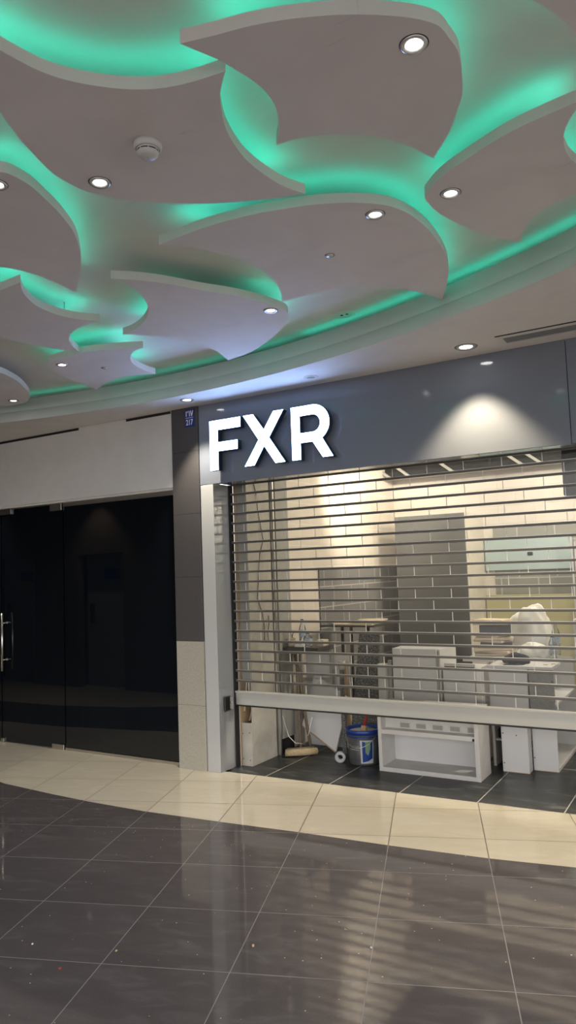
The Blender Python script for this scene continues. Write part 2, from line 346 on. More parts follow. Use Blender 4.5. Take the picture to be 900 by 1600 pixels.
PANELS={
 'A':[(-1.292,1.638,1),(-1.178,1.67,0),(-1.081,1.694,0),(-0.975,1.733,0),(-0.892,1.773,0),(-0.813,1.818,0),(-0.738,1.872,0),(-0.666,1.935,0),(-0.621,1.998,0),(-0.611,2.066,0),(-0.608,2.147,0),(-0.637,2.275,0),(-0.664,2.354,0),(-0.699,2.414,0),(-0.744,2.494,0),(-0.776,2.542,0),(-0.877,2.666,1),(-0.929,2.517,0),(-0.99,2.421,0),(-1.07,2.344,0),(-1.183,2.274,0),(-1.259,2.251,0),(-1.332,2.245,1),(-1.268,2.16,0),(-1.219,2.062,0),(-1.203,1.99,0),(-1.203,1.913,0),(-1.22,1.828,0),(-1.24,1.755,0),(-1.27,1.688,0)],
 'B':[(-1.251,1.811,1),(-1.294,1.852,0),(-1.341,1.905,0),(-1.392,1.987,0),(-1.429,2.064,0),(-1.459,2.159,0),(-1.479,2.263,0),(-1.479,2.385,0),(-1.462,2.509,0),(-1.419,2.615,1),(-1.518,2.585,0),(-1.618,2.541,0),(-1.742,2.481,0),(-1.858,2.41,0),(-1.964,2.326,0),(-2.059,2.233,0),(-2.104,2.157,0),(-2.143,2.092,0),(-2.155,2.011,0),(-2.152,1.92,0),(-2.119,1.818,0),(-2.075,1.703,0),(-2.04,1.634,0),(-1.998,1.555,0),(-1.951,1.47,0),(-1.886,1.364,0),(-1.815,1.264,0),(-1.726,1.15,1),(-1.741,1.209,0),(-1.755,1.28,0),(-1.751,1.364,0),(-1.744,1.415,0),(-1.729,1.486,0),(-1.696,1.559,0),(-1.636,1.637,0),(-1.563,1.706,0),(-1.475,1.76,0),(-1.37,1.793,0)],
 'C':[(-1.011,2.932,0),(-0.982,2.894,0),(-0.91,2.826,0),(-0.825,2.771,0),(-0.731,2.724,0),(-0.638,2.68,0),(-0.56,2.652,0),(-0.468,2.631,0),(-0.344,2.611,0),(-0.27,2.608,1),(-0.316,2.63,0),(-0.352,2.657,0),(-0.385,2.711,0),(-0.412,2.772,0),(-0.425,2.831,0),(-0.431,2.888,0),(-0.429,2.958,0),(-0.415,3.029,0),(-0.386,3.117,0),(-0.33,3.24,1),(-0.403,3.258,0),(-0.457,3.278,0),(-0.52,3.301,0),(-0.586,3.331,0),(-0.641,3.371,0),(-0.692,3.433,0),(-0.734,3.514,0),(-0.781,3.632,1),(-0.832,3.552,0),(-0.891,3.452,0),(-0.942,3.334,0),(-0.986,3.203,0),(-1.012,3.089,0),(-1.017,2.988,0)],
 'D':[(-2.229,2.626,1),(-2.109,2.62,0),(-1.974,2.612,0),(-1.836,2.619,0),(-1.683,2.639,0),(-1.57,2.67,0),(-1.461,2.704,0),(-1.361,2.751,0),(-1.268,2.812,0),(-1.192,2.883,0),(-1.154,2.944,0),(-1.123,3.04,0),(-1.106,3.187,0),(-1.108,3.331,0),(-1.122,3.483,0),(-1.15,3.635,0),(-1.189,3.768,0),(-1.262,3.951,0),(-1.364,4.169,1),(-1.399,4.036,0),(-1.459,3.907,0),(-1.533,3.793,0),(-1.619,3.713,0),(-1.715,3.657,0),(-1.82,3.618,0),(-1.944,3.611,0),(-2.148,3.622,1),(-2.093,3.525,0),(-2.048,3.417,0),(-2.016,3.306,0),(-1.998,3.182,0),(-2.0,3.052,0),(-2.024,2.94,0),(-2.066,2.838,0),(-2.137,2.726,0)],
 'E':[(-2.701,2.787,1),(-2.589,2.9,0),(-2.5,3.036,0),(-2.425,3.182,0),(-2.32,3.358,0),(-2.258,3.502,0),(-2.221,3.639,0),(-2.206,3.732,0),(-2.227,3.819,0),(-2.309,3.932,0),(-2.456,4.072,0),(-2.662,4.224,0),(-2.876,4.343,0),(-3.095,4.396,1),(-3.028,4.166,0),(-3.024,4.001,0),(-3.064,3.828,0),(-3.129,3.676,0),(-3.222,3.556,0),(-3.289,3.496,1),(-3.192,3.481,0),(-3.064,3.424,0),(-2.943,3.34,0),(-2.852,3.252,0),(-2.783,3.152,0),(-2.725,3.033,0),(-2.686,2.9,0),(-2.684,2.831,0)],
 'F':[(-4.174,3.656,0),(-4.087,3.621,0),(-3.89,3.609,0),(-3.735,3.629,0),(-3.605,3.671,0),(-3.492,3.721,0),(-3.376,3.785,1),(-3.469,3.806,0),(-3.565,3.867,0),(-3.643,3.947,0),(-3.703,4.039,0),(-3.742,4.16,0),(-3.758,4.262,0),(-3.755,4.347,1),(-3.855,4.303,0),(-3.972,4.27,0),(-4.112,4.277,0),(-4.279,4.328,0),(-4.385,4.376,0),(-4.467,4.421,1),(-4.439,4.265,0),(-4.393,4.072,0),(-4.328,3.89,0),(-4.251,3.747,0)],
 'G':[(-3.117,2.548,1),(-3.19,2.615,0),(-3.261,2.707,0),(-3.32,2.818,0),(-3.341,2.94,0),(-3.333,3.04,0),(-3.296,3.133,0),(-3.226,3.228,1),(-3.312,3.222,0),(-3.432,3.245,0),(-3.537,3.284,0),(-3.636,3.356,0),(-3.707,3.44,0),(-3.79,3.586,1),(-3.851,3.492,0),(-3.888,3.372,0),(-3.922,3.252,0),(-3.95,3.133,0),(-3.96,3.072,0),(-3.972,2.938,0),(-3.94,2.735,1),(-3.616,2.612,0),(-3.419,2.562,0),(-3.297,2.559,0)],
 'H':[(-2.309,1.795,0),(-2.292,1.82,0),(-2.289,1.871,0),(-2.298,1.941,0),(-2.329,2.032,0),(-2.365,2.126,0),(-2.411,2.221,0),(-2.464,2.313,0),(-2.532,2.401,0),(-2.622,2.502,0),(-2.722,2.599,0),(-2.854,2.707,0),(-2.994,2.816,1),(-2.98,2.73,0),(-2.973,2.636,0),(-2.971,2.549,0),(-2.986,2.473,0),(-3.008,2.412,0),(-3.04,2.36,0),(-3.083,2.281,0),(-3.169,2.183,1),(-3.042,2.03,0),(-2.858,1.892,0),(-2.654,1.799,0),(-2.474,1.76,0),(-2.366,1.766,0)],
 'I':[(-4.646,3.603,0),(-4.676,3.707,0),(-4.747,3.848,0),(-4.865,4.013,0),(-4.986,4.153,0),(-5.096,4.255,0),(-5.248,4.347,0),(-5.378,4.358,0),(-5.484,4.346,0),(-5.554,4.304,0),(-5.69,4.14,0),(-5.75,3.961,1),(-5.396,3.746,0),(-5.104,3.611,0),(-4.863,3.419,1),(-4.703,3.478,0)],
 'J':[(-0.446,1.943,1),(-0.406,1.99,0),(-0.365,2.051,0),(-0.339,2.102,0),(-0.315,2.161,0),(-0.297,2.219,0),(-0.287,2.276,0),(-0.277,2.369,1),(-0.247,2.309,0),(-0.198,2.278,0),(-0.137,2.274,0),(-0.063,2.293,1),(-0.123,2.142,0),(-0.194,2.007,0),(-0.276,1.929,0),(-0.371,1.915,0)],
}
def part(mb, name, mat, parent):
    """mesh given in world coordinates, stored relative to its top-level thing"""
    root = parent
    while root.parent is not None: root = root.parent
    bmesh.ops.translate(mb.bm, verts=mb.bm.verts, vec=-Vector(root.location))
    return mb.build(name, mat, parent)

# ================================================================= SETTING
CX, CY, CR = -3.895, -2.272, 6.914       # centre and radius of the ceiling recess
YF = 5.03                                # plane of the shopfronts
ZS, ZC = 3.10, 3.36                      # lower soffit, recessed ceiling
# ---- floors: dark field, cream band along the shops, slate in the shop
edge = [(-12.0, 4.30), (-9.0, 4.42), (-6.6, 4.32), (-5.6, 4.14), (-5.2, 4.06), (-4.6, 4.02), (-4.2, 4.005), (-3.65, 4.01), (-3.02, 4.06), (-2.5, 4.11), (-1.86, 4.15), (-1.27, 4.21), (-0.83, 4.285), (-0.2, 4.42), (0.6, 4.66), (1.4, 4.98)]
m = MB()
band_far = [(-12.0, 3.30), (-9.0, 3.42), (-7.6, 3.36), (-6.7, 3.15), (-6.1, 2.90), (-5.9, 2.12)]
# dark field: everything in front of the cream edge except the cream strip along the opposite wall
dk = [(x, y, 0) for x, y in edge] + [(1.4, -9, 0), (-5.9, -9, 0)] + [(x, y, 0) for x, y in band_far[::-1]]
m.face(dk[::-1]); struct(m.build('floor', 'dark'))
m = MB()
front = [(-12, 5.14), (-3.70, 5.14), (-3.70, 5.085), (-0.9, 5.16), (1.4, 5.20)]
m.face([(x, y, 0) for x, y in edge] + [(x, y, 0) for x, y in front[::-1]])
m.face([(-12, 1.8, 0)] + [(-5.9, 1.8, 0), (-5.9, 2.12, 0)] + [(x, y, 0) for x, y in band_far[::-1][1:]])
struct(m.build('floor', 'cream'))
m = MB(); m.face([(-3.80, 5.083, 0), (-3.70, 5.085, 0), (-0.9, 5.16, 0), (1.4, 5.20, 0), (1.4, 8.9, 0), (-3.80, 8.9, 0)]); struct(m.build('floor', 'slate'))
m = MB(); m.face([(1.4, -9, 0), (6, -9, 0), (6, 9, 0), (1.4, 9, 0)]); struct(m.build('floor', 'dark'))
# ---- ceilings; cut open behind y = YB, out of view, to let ambient light in
YB = -3.0
m = MB()
N_ = 96
xs = [CX - CR + 2 * CR * (1 - math.cos(PI * i / N_)) / 2 for i in range(N_ + 1)]
cy = lambda x: CY + math.sqrt(max(0, CR * CR - (x - CX) ** 2))
cy2 = lambda x: CY - math.sqrt(max(0, CR * CR - (x - CX) ** 2))
for a, b in zip(xs[:-1], xs[1:]):
    m.face([(a, cy(a), ZS), (b, cy(b), ZS), (b, YF + .02, ZS), (a, YF + .02, ZS)])
    if cy2(b) > YB and cy2(a) > YB: m.face([(a, cy2(a), ZS), (b, cy2(b), ZS), (b, YB, ZS), (a, YB, ZS)])
m.face([(-12, YB, ZS), (xs[0], YB, ZS), (xs[0], YF + .02, ZS), (-12, YF + .02, ZS)])
m.face([(xs[-1], YB, ZS), (8, YB, ZS), (8, YF + .02, ZS), (xs[-1], YF + .02, ZS)])
struct(m.build('ceiling', 'paint_soffit'))
m = MB(); m.ring([(CR, ZS), (CR, 3.19), (CR + 0.012, 3.19), (CR + 0.012, ZS + 0.002)], CX, CY, seg=160, a0=math.radians(-5.5), a1=math.radians(185.5)); struct(m.build('trim_1', 'paint_cove'))
m = MB(); m.ring([(CR + 0.013, 3.185), (CR + 0.013, 3.30), (CR + 0.03, 3.30), (CR + 0.03, 3.185)], CX, CY, seg=160, a0=math.radians(-5.5), a1=math.radians(185.5)); struct(m.build('trim_2', 'paint_cove'))
m = MB()
xx = [CX - 7.28 + 14.56 * i / 60 for i in range(61)]; cyo = lambda x: CY + math.sqrt(max(0, 7.28 ** 2 - (x - CX) ** 2))
for a, b in zip(xx[:-1], xx[1:]): m.face([(a, YB, ZC), (b, YB, ZC), (b, cyo(b), ZC), (a, cyo(a), ZC)])
m.ring([(7.28, ZC), (7.28, ZS + .01)], CX, CY, seg=120, a0=math.radians(-4), a1=math.radians(184))
struct(m.build('ceiling', 'paint'))
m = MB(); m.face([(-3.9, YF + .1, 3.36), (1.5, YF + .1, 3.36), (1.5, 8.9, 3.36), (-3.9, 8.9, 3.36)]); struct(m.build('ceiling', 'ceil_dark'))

# ---- shopfront of the lit shop
m = MB(); m.box(-3.872, -0.835, YF, YF + .06, 2.405, ZS, 0.003); m.box(-0.831, 1.6, YF, YF + .06, 2.405, ZS, 0.003); m.box(-3.73, 1.6, YF + .03, 5.32, 2.412, 2.45); struct(m.build('wall_front', 'fascia'))
m = MB(); m.box(-3.73, 1.6, 5.28, 5.32, 2.452, 3.4); struct(m.build('wall_front', 'shadow_gap'))
m = MB(); m.box(-3.868, -3.735, YF - .001, YF + .05, 0, 2.402, 0.003); struct(m.build('wall_front', 'acp'))
m = MB(); m.box(-3.80, -3.7345, YF + .0, 5.25, 0, 2.41); struct(m.build('wall_front', 'acp_gloss'))
m = MB(); m.box(0.30, 1.6, YF - .001, 5.25, 0, 2.402); struct(m.build('wall_front', 'acp'))
# pilaster between the shops: dark granite above, beige stone below
m = MB(); m.box(-4.163, -3.876, YF - .010, YF + .1, 0.002, ZS - .001); struct(m.build('wall_pillar', 'shadow_gap'))
m = MB()
for a, b in ((1.075, 1.62), (1.622, 2.165), (2.167, 2.71), (2.712, ZS)): m.box(-4.165, -3.874, YF - .012, YF + .12, a, b, 0.0015)
struct(m.build('wall_pillar', 'granite'))
m = MB(); m.box(-4.165, -3.874, YF - .012, YF + .12, 0, 0.535, 0.0015); m.box(-4.165, -3.874, YF - .012, YF + .12, 0.537, 1.073, 0.0015); struct(m.build('wall_pillar', 'beige_stone'))
# ---- neighbour's fascia, glass front
m = MB(); m.box(-12, -4.168, YF, YF + .06, 2.415, ZS); m.box(-12, -4.168, YF + .02, YF + .16, 2.395, 2.43); struct(m.build('wall_left', 'paint_left'))
m = MB(); m.box(-6.6, -5.33, YF - .004, YF + .03, ZS - .024, ZS - .002); m.box(-4.71, -4.18, YF - .004, YF + .03, ZS - .024, ZS - .002); struct(m.build('trim_3', 'shadow_gap'))
m = MB(); m.box(-5.615, -4.168, 5.075, 5.11, 2.355, 2.394); m.box(-5.615, -4.168, 5.075, 5.11, 0.0, 0.028, 0.002); struct(m.build('trim_4', 'steel'))
m = MB(); m.box(-5.615, -4.17, 5.087, 5.099, 0.029, 2.354)
w1 = m.build('window_1', 'black_glass'); struct(w1)
m = MB(); m.box(-12, -4.168, 5.115, 5.16, 0.0, 2.39); struct(m.build('wall_left', 'shadow_gap'))
def glass_door(name, x0, x1, handle_x, hinge_right):
    m = MB(); m.box(x0, x1, 5.087, 5.099, 0.012, 2.380); d = m.build(name, 'black_glass'); struct(d)
    def patch(a, b, z0, z1):
        m = MB(); m.box(a, b, 5.068, 5.112, z0, z1, 0.002); m.build('patch_fitting', 'steel', d)
    if hinge_right: patch(x1 - .165, x1, 2.322, 2.392); patch(x1 - .165, x1, 0.0, 0.052)
    else: patch(x0, x0 + .165, 2.322, 2.392); patch(x0, x0 + .165, 0.0, 0.052)
    if hinge_right: patch(x0 - .015, x0 + .165, 2.335, 2.392); patch(x0 - .01, x0 + .03, 0.0, .04)
    m = MB(); m.tube([(handle_x, 5.027, 0.725), (handle_x, 5.027, 1.315)], 0.0125, 16); h = m.build('handle', 'steel', d)
    for z in (0.838, 1.213):
        m = MB(); m.tube([(handle_x, 5.030, z), (handle_x, 5.087, z)], 0.0075, 12); m.tube([(handle_x, 5.080, z), (handle_x, 5.087, z)], 0.015, 14); m.build('standoff', 'steel', h)
    return d
glass_door('door_1', -6.545, -5.630, -6.472, True)
glass_door('door_2', -7.47, -6.56, -6.68, False)
# ---- wall and doors across the corridor, seen only in the dark glass
m = MB()
for a, b, z0 in ((-12, -10.55, 0), (-9.57, -8.60, 0), (-7.66, -6.1, 0)): m.box(a, b, 2.0, 2.12, z0, ZS)
for a, b in ((-10.55, -9.57), (-8.60, -7.66)): m.box(a, b, 2.0, 2.12, 2.0, ZS)
m.box(-12, -6.1, 1.84, 1.88, 0, ZS); m.box(-6.22, -6.1, -9, 2.12, 0, ZS); struct(m.build('wall_rear', 'brown'))
for i, (a, b) in enumerate(((-10.55, -9.57), (-8.60, -7.66))):
    m = MB(); m.box(a + .02, b - .02, 1.90, 1.94, 0, 2.0); d = m.build('door_%d' % (i + 3), 'door_grey'); struct(d)
    m = MB(); m.box(a + .12, a + .17, 1.94, 1.99, .95, 1.25, .004); m.build('door_handle', 'dark_metal', d)
    m = MB(); m.box(b - .55, b - .25, 1.94, 1.947, 1.62, 1.78); m.build('door_sign', 'plaque', d)
# end walls far behind
m = MB(); m.box(-12.1, -12, 2, 5.1, 0, ZS); struct(m.build('wall_side', 'brown'))

# ================================================================= LIT SHOP INTERIOR
m = MB(); m.box(-3.80, -3.62, 5.72, 8.85, 0, 3.36); struct(m.build('wall_left', 'cream_block_y'))
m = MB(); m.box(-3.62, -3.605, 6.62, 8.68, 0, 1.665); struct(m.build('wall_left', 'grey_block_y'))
m = MB(); m.box(-3.62, 1.5, 8.70, 8.85, 0, 3.36); struct(m.build('wall_back', 'cream_block'))
m = MB(); m.box(-2.38, 1.5, 8.68, 8.70, 0, 2.06); struct(m.build('wall_back', 'grey_block'))
m = MB(); m.box(1.4, 1.5, 5.2, 8.7, 0, 3.36); struct(m.build('wall_right', 'cream_block_y'))
m = MB(); m.box(-3.33, -2.50, 8.0, 8.02, 0, 2.22); m.box(-3.33, -2.50, 8.02, 8.7, 2.19, 2.22); m.box(-3.33, -3.31, 8.02, 8.7, 0, 2.19); pl = m.build('wall_pillar', 'pillar'); struct(pl)
m = MB(); m.box(-2.50, -2.492, 8.005, 8.70, 0, 2.22); struct(m.build('wall_pillar', 'pillar_side'))  # right side of the pillar, paler than its front
# beam with slanting braces under the void
b = thing('roof_beam', 'dark steel beam with slanting braces above the blockwork wall', 'beam', (-1.6, 8.45, 2.74))
m = MB(); m.box(-3.6, 1.4, 8.42, 8.46, 2.735, 2.86); part(m, 'web', 'hole', b)
m = MB(); m.box(-3.6, 1.4, 8.38, 8.46, 2.715, 2.735); m.box(-3.6, 1.4, 8.38, 8.46, 2.86, 2.88); part(m, 'flange', 'alu_dark', b)
for x in (-3.55, -3.3, -2.75, -1.95, -1.75):
    m = MB(); m.prism([(x, 8.375, 2.735), (x + .05, 8.375, 2.735), (x - .11, 8.375, 2.86), (x - .16, 8.375, 2.86)], (0, .04, 0)); part(m, 'brace', 'gypsum_front', b)
for x in (-2.3, -1.45, -1.2):
    m = MB(); m.box(x, x + .03, 8.37, 8.42, 2.735, 2.86); part(m, 'bracket', 'ceil_dark', b)
tag_ = MB(); tag_.box(-1.16, -0.55, 6.45, 6.9, 2.19, 2.9, .01); o = tag_.build('duct_box', 'ceil_dark'); tag(o, 'dark metal box hanging at the top right inside the shop', 'duct')
for hx in (-1.0, -.7):
    h = MB(); h.box(hx, hx + .03, 6.6, 6.63, 2.9, 3.36); h.build('hanger', 'dark_metal', o)

# left plasterboard column with open front
cl = thing('plasterboard_column', 'unfinished plasterboard column with open front just inside the shutter', 'column', (-3.65, 5.5, 0))
m = MB(); m.box(-3.615, -3.600, 5.325, 5.70, 0, 3.2); part(m, 'side_board', 'gypsum', cl)
m = MB(); m.box(-3.705, -3.600, 5.30, 5.325, 0, 0.36, .002); part(m, 'base_board', 'gypsum', cl)
for x, z in ((-3.69, .06), (-3.62, .05), (-3.69, .27), (-3.62, .28)):
    m = MB(); m.ring([(0.001, 0), (.004, 0), (.004, .003), (.001, .003)], seg=10)
    bmesh.ops.rotate(m.bm, verts=m.bm.verts, matrix=Matrix.Rotation(PI / 2, 3, 'X')); bmesh.ops.translate(m.bm, verts=m.bm.verts, vec=(x, 5.2995, z)); part(m, 'screw', 'hole', cl)
m = MB(); m.box(-3.72, -3.70, 5.30, 5.70, 0, 3.2); part(m, 'back_board', 'ply', cl)
m = MB(); m.box(-3.70, -3.615, 5.60, 5.62, 0.36, .72); part(m, 'plywood_backing', 'ply', cl)
m = MB(); m.box(-3.70, -3.617, 5.33, 5.35, .72, 3.2); part(m, 'front_board', 'gypsum_front', cl)
m = MB(); m.tube([(-3.685, 5.40, .36), (-3.63, 5.45, .62)], .008, 6); part(m, 'timber_strip', 'pale_wood', cl)
m = MB(); m.tube([(-3.695, 5.34, .45), (-3.66, 5.36, .80)], .008, 6); part(m, 'timber_strip', 'pale_wood', cl)
# metal stud and wires
st = MB(); st.box(-3.615, -3.575, 5.72, 5.735, 0, 3.3); st.box(-3.615, -3.60, 5.735, 5.78, 0, 3.3); o = st.build('metal_stud', 'alu'); tag(o, 'upright metal stud behind the plasterboard column', 'stud')
m = MB(); m.box(-3.618, -3.598, 5.80, 6.02, 0.125, 3.2); o = m.build('wall_channel', 'gypsum_front'); tag(o, 'pale upright channel strip on the side wall beyond the stud', 'channel')
m = MB(); m.tube([(-3.592, 5.50 + .05 * math.sin(t * .9) + .02 * math.sin(2.3 * t), 3.1 - t * .13) for t in range(0, 17)], .003, 6)
o = m.build('loose_wire', 'black_wire'); tag(o, 'thin dark wire hanging down the plasterboard side', 'wire')
m = MB(); m.tube([(-3.595, 5.62, 1.25), (-3.58, 5.6, 1.18), (-3.585, 5.58, 1.1), (-3.59, 5.60, 1.02)], .003, 6); o = m.build('loose_wire', 'black_wire'); tag(o, 'short curled dark wire end on the side wall low down', 'wire')
m = MB(); m.tube([(-3.57, 5.76, .34), (-3.50, 5.74, .17), (-3.42, 5.72, .12), (-3.33, 5.70, .13), (-3.27, 5.70, .22), (-3.24, 5.72, .36)], .004, 8)
o = m.build('white_cable', 'wire'); tag(o, 'white cable sagging in an arc in front of the broom sticks', 'cable')

m = MB(); m.box(-3.618, -3.610, 5.79, 6.02, 0.0, .12); o = m.build('skirting_gap', 'hole'); tag(o, 'black open gap at the foot of the side wall by the stud', 'gap')
# white sheets at the back of the left corner
m = MB(); m.box(-3.56, -3.10, 6.20, 6.215, 0.0, 0.86); o = m.build('white_sheet', 'white_board'); tag(o, 'wide white board standing upright behind the broom and leaning sheet', 'board')
m = MB(); P0 = Vector((-3.168, 5.99, 0.0)); a = Vector((-3.53, 6.03, .20)); c = Vector((-3.075, 6.10, .47)); d = a + (c - P0)
m.prism([P0, a, d, c], (0.004, .014, .004)); o = m.build('leaning_sheet', 'white_board'); mm = MB(); mm.prism([P0 + Vector((0, -.001, -.0)), a + Vector((0, -.001, 0)), a + Vector((.004, -.001, .009)), P0 + Vector((.004, -.001, .009))], (0.004, .015, .004)); mm.build('raw_edge', 'ply', o); tag(o, 'white sheet tipped on its corner, leaning behind the broom', 'sheet')
# broom and sticks
br = thing('broom', 'broom with tan bristle head lying by the leaning sticks', 'broom', (-3.40, 5.79, 0))
m = MB(); m.tube([(-3.51, 5.69, .035), (-3.46, 5.715, .036), (-3.40, 5.75, .037), (-3.345, 5.80, .036), (-3.29, 5.87, .034)], .030, 12); part(m, 'bristle_head', 'bristle', br)
m = MB(); m.tube([(-3.50, 5.70, .062), (-3.40, 5.765, .066), (-3.31, 5.86, .062)], .012, 8); hb = part(m, 'head_block', 'stick', br)
m = MB(); m.tube([(-3.395, 5.77, .06), (-3.52, 5.95, .96)], .012, 10); part(m, 'handle', 'stick', br)
m = MB(); m.tube([(-3.35, 5.88, .008), (-3.56, 5.99, .90)], .015, 8); o = m.build('wooden_stick', 'stick'); tag(o, 'dark wooden stick leaning against the side wall beside the broom', 'stick')
m = MB(); m.box(-.02, .02, -.012, .012, 0, .80); o = m.build('timber_batten', 'ply'); o.location = (-3.08, 6.14, 0.0); o.rotation_euler = (math.radians(-2), math.radians(-4), 0); tag(o, 'brown timber batten leaning between the broom and the wall', 'batten')

# work shelf with bottles on the left
sh = thing('side_bench', 'narrow dark-edged bench against the side wall holding water bottles', 'bench', (-3.43, 6.0, 0))
m = MB(); m.box(-3.60, -3.23, 5.85, 6.16, .905, .945, .003); part(m, 'top', 'dark_metal', sh)
for x in (-3.58, -3.25):
    m = MB(); m.box(x - .012, x + .012, 6.12, 6.15, 0, .905); part(m, 'leg', 'alu_dark', sh)
m = MB(); m.box(-3.59, -3.24, 6.13, 6.155, .6, .63); part(m, 'rail', 'alu_dark', sh)
def bottle(x, y, z, h, label, group='water bottles', r=.033):
    b = thing('water_bottle', label, 'bottle', (x, y, z), group)
    m = MB(); m.ring([(.001, z + .001), (r * .9, z + .001), (r, z + .01), (r, z + h * .28), (r * .94, z + h * .31), (r, z + h * .34), (r, z + h * .62), (r * .8, z + h * .74), (r * .42, z + h * .86), (r * .36, z + h * .93)], x, y, 20); part(m, 'bottle_body', 'pet', b)
    m = MB(); m.ring([(r * 1.01, z + h * .36), (r * 1.01, z + h * .60)], x, y, 20); part(m, 'paper_label', 'label_blue', b)
    m = MB(); m.ring([(.001, z + h), (r * .44, z + h), (r * .44, z + h * .92), (.001, z + h * .92)], x, y, 16); part(m, 'cap', 'plaque', b)
    return b
bottle(-3.44, 5.95, .945, .25, 'tall water bottle with blue label on the side bench')
bottle(-3.37, 5.92, .945, .13, 'short stubby bottle in front of the tall one on the bench', r=.04)
m = MB(); m.box(-3.33, -3.25, 6.0, 6.1, .945, 1.0, .004); o = m.build('small_box', 'pale_wood'); tag(o, 'small pale box at the right end of the side bench', 'box')
m = MB(); m.ring([(.03, .945), (.036, .95), (.04, 1.02), (.036, 1.02), (.03, .955)], -3.55, 5.93, 18); o = m.build('paper_cup', 'pale_wood'); tag(o, 'pale brown cup at the left end of the side bench', 'cup')
m = MB(); m.tube([(-3.52 + .05 * math.cos(t), 5.98, 1.03 + .05 * math.sin(t)) for t in [k * .3 for k in range(22)]], .006, 6); o = m.build('cable_coil', 'stick'); tag(o, 'loop of brown cable behind the cup on the bench', 'cable')
m = MB(); m.box(-3.49, -3.40, 5.87, 5.91, .945, .975, .008); o = m.build('crumpled_wrap', 'bag'); tag(o, 'white crumpled wrapper on the front of the side bench', 'wrapper')

# trestle table with plywood offcuts
tt = thing('trestle_table', 'thin dark table top on a slim leg with plywood offcuts on it', 'table', (-3.2, 6.5, 0))
m = MB(); m.box(-3.50, -2.92, 6.40, 6.85, 1.085, 1.10, .002); part(m, 'table_top', 'dark_metal', tt)
for x, y in ((-3.17, 6.42), (-3.17, 6.8), (-3.46, 6.8)):
    m = MB(); m.box(x - .012, x + .012, y - .012, y + .012, 0, 1.085); part(m, 'leg', 'dark_metal', tt)
for i, (x0, x1, y0, z, rz) in enumerate(((-3.46, -2.95, 6.42, 1.101, 0), (-3.30, -2.93, 6.47, 1.115, 0), (-3.22, -2.94, 6.52, 1.129, 0))):
    m = MB(); m.prism([(x0, y0 + .16, z), (x0 + .12, y0, z), (x1, y0, z), (x1, y0 + .26, z), (x0 + .05, y0 + .24, z)], (0, 0, .012)); o = m.build('plywood_offcut', 'pale_wood')
    tag(o, ('widest pale plywood offcut, lowest on the dark table top', 'middle pale plywood offcut of the pile on the dark table top', 'smallest pale plywood offcut, topmost on the dark table top')[i], 'plywood', 'plywood offcuts on the table')

# paint-spattered plank leaning behind the bucket
m = MB(); A0 = Vector((-3.03, 5.99, 0)); A1 = Vector((-2.77, 5.99, 0)); B1 = Vector((-2.82, 6.30, 1.03)); B0 = Vector((-3.05 + .02, 6.30, 1.03))
m.prism([A0, A1, B1, B0], (0, .022, .006)); o = m.build('spattered_plank', 'splat'); tag(o, 'dark plank spattered with white paint, leaning behind the bucket', 'plank')
m = MB(); m.box(-3.09, -3.05, 5.98, 6.0, .0, .74, .002); o = m.build('grey_batten', 'splat'); o.rotation_euler = (0, 0, 0); tag(o, 'narrow grey batten upright left of the spattered plank', 'batten')
m = MB(); m.ring([(.02, .741), (.028, .742), (.034, .82), (.030, .82), (.02, .75)], -3.07, 5.99, 18); o = m.build('plastic_cup', 'gypsum'); tag(o, 'pale plastic cup balanced on the grey batten', 'cup')
# bucket
bk = thing('paint_bucket', 'grey plastic bucket with blue rim and blue printed label', 'bucket', (-2.79, 5.80, 0))
bx, by = -2.79, 5.80
m = MB(); m.ring([(.001, .002), (.122, .002), (.125, .01), (.140, .26), (.136, .262), (.120, .02), (.001, .015)], bx, by, 48); bd = part(m, 'bucket_body', 'bucket', bk)
m = MB(); m.ring([(.138, .250), (.150, .252), (.152, .285), (.146, .292), (.136, .288), (.134, .262)], bx, by, 48); m.ring([(.137, .225), (.143, .227), (.143, .236), (.138, .238)], bx, by, 48); part(m, 'rim', 'bucket_blue', bk)
def on_bucket(a, z, dr=.002): 
    r = .1245 + (z - .01) * .06 + dr; return (bx + r * math.cos(a), by + r * math.sin(a), z)
def bucket_patch(outline, mat, dr, name):
    """outline in (angle deg, z) cut into thin columns so that it wraps round the bucket"""
    m = MB(); cols = outline
    for (a0, l0, h0), (a1, l1, h1) in zip(cols[:-1], cols[1:]):
        for k in range(4):
            t0, t1 = k / 4, (k + 1) / 4; f = lambda p, q, t: p + (q - p) * t
            A, B = math.radians(f(a0, a1, t0)), math.radians(f(a0, a1, t1))
            m.face([on_bucket(A, f(l0, l1, t0), dr), on_bucket(B, f(l0, l1, t1), dr), on_bucket(B, f(h0, h1, t1), dr), on_bucket(A, f(h0, h1, t0), dr)])
    return part(m, name, mat, bk)
bucket_patch([(-78, .02, .21), (-30, .02, .21)], 'lab_grey', .0015, 'label_ground')
bucket_patch([(-71, .03, .205), (-50, .04, .19), (-33, .06, .20)], 'bucket_blue', .003, 'label_print')
bucket_patch([(-60, .11, .20), (-50, .085, .20), (-42, .14, .20)], 'lab_green', .0045, 'label_mark')
bucket_patch([(-128, .128, .132), (-84, .128, .132)], 'lab_grey', .002, 'label_line')
fc = bpy.data.curves.new('bucket_lettering', 'FONT'); fc.body = 'fosroc'; fc.size = .034; fo = bpy.data.objects.new('tmp', fc); COL.objects.link(fo)
bpy.context.view_layer.update()
me = bpy.data.meshes.new_from_object(fo.evaluated_get(bpy.context.evaluated_depsgraph_get())); bpy.data.objects.remove(fo)
for v in me.vertices:
    x, y = v.co.x, v.co.y; a = math.radians(-122) + x / .132; z = .148 + y
    p = on_bucket(a, z, .0025); v.co = (p[0] - bx, p[1] - by, p[2])
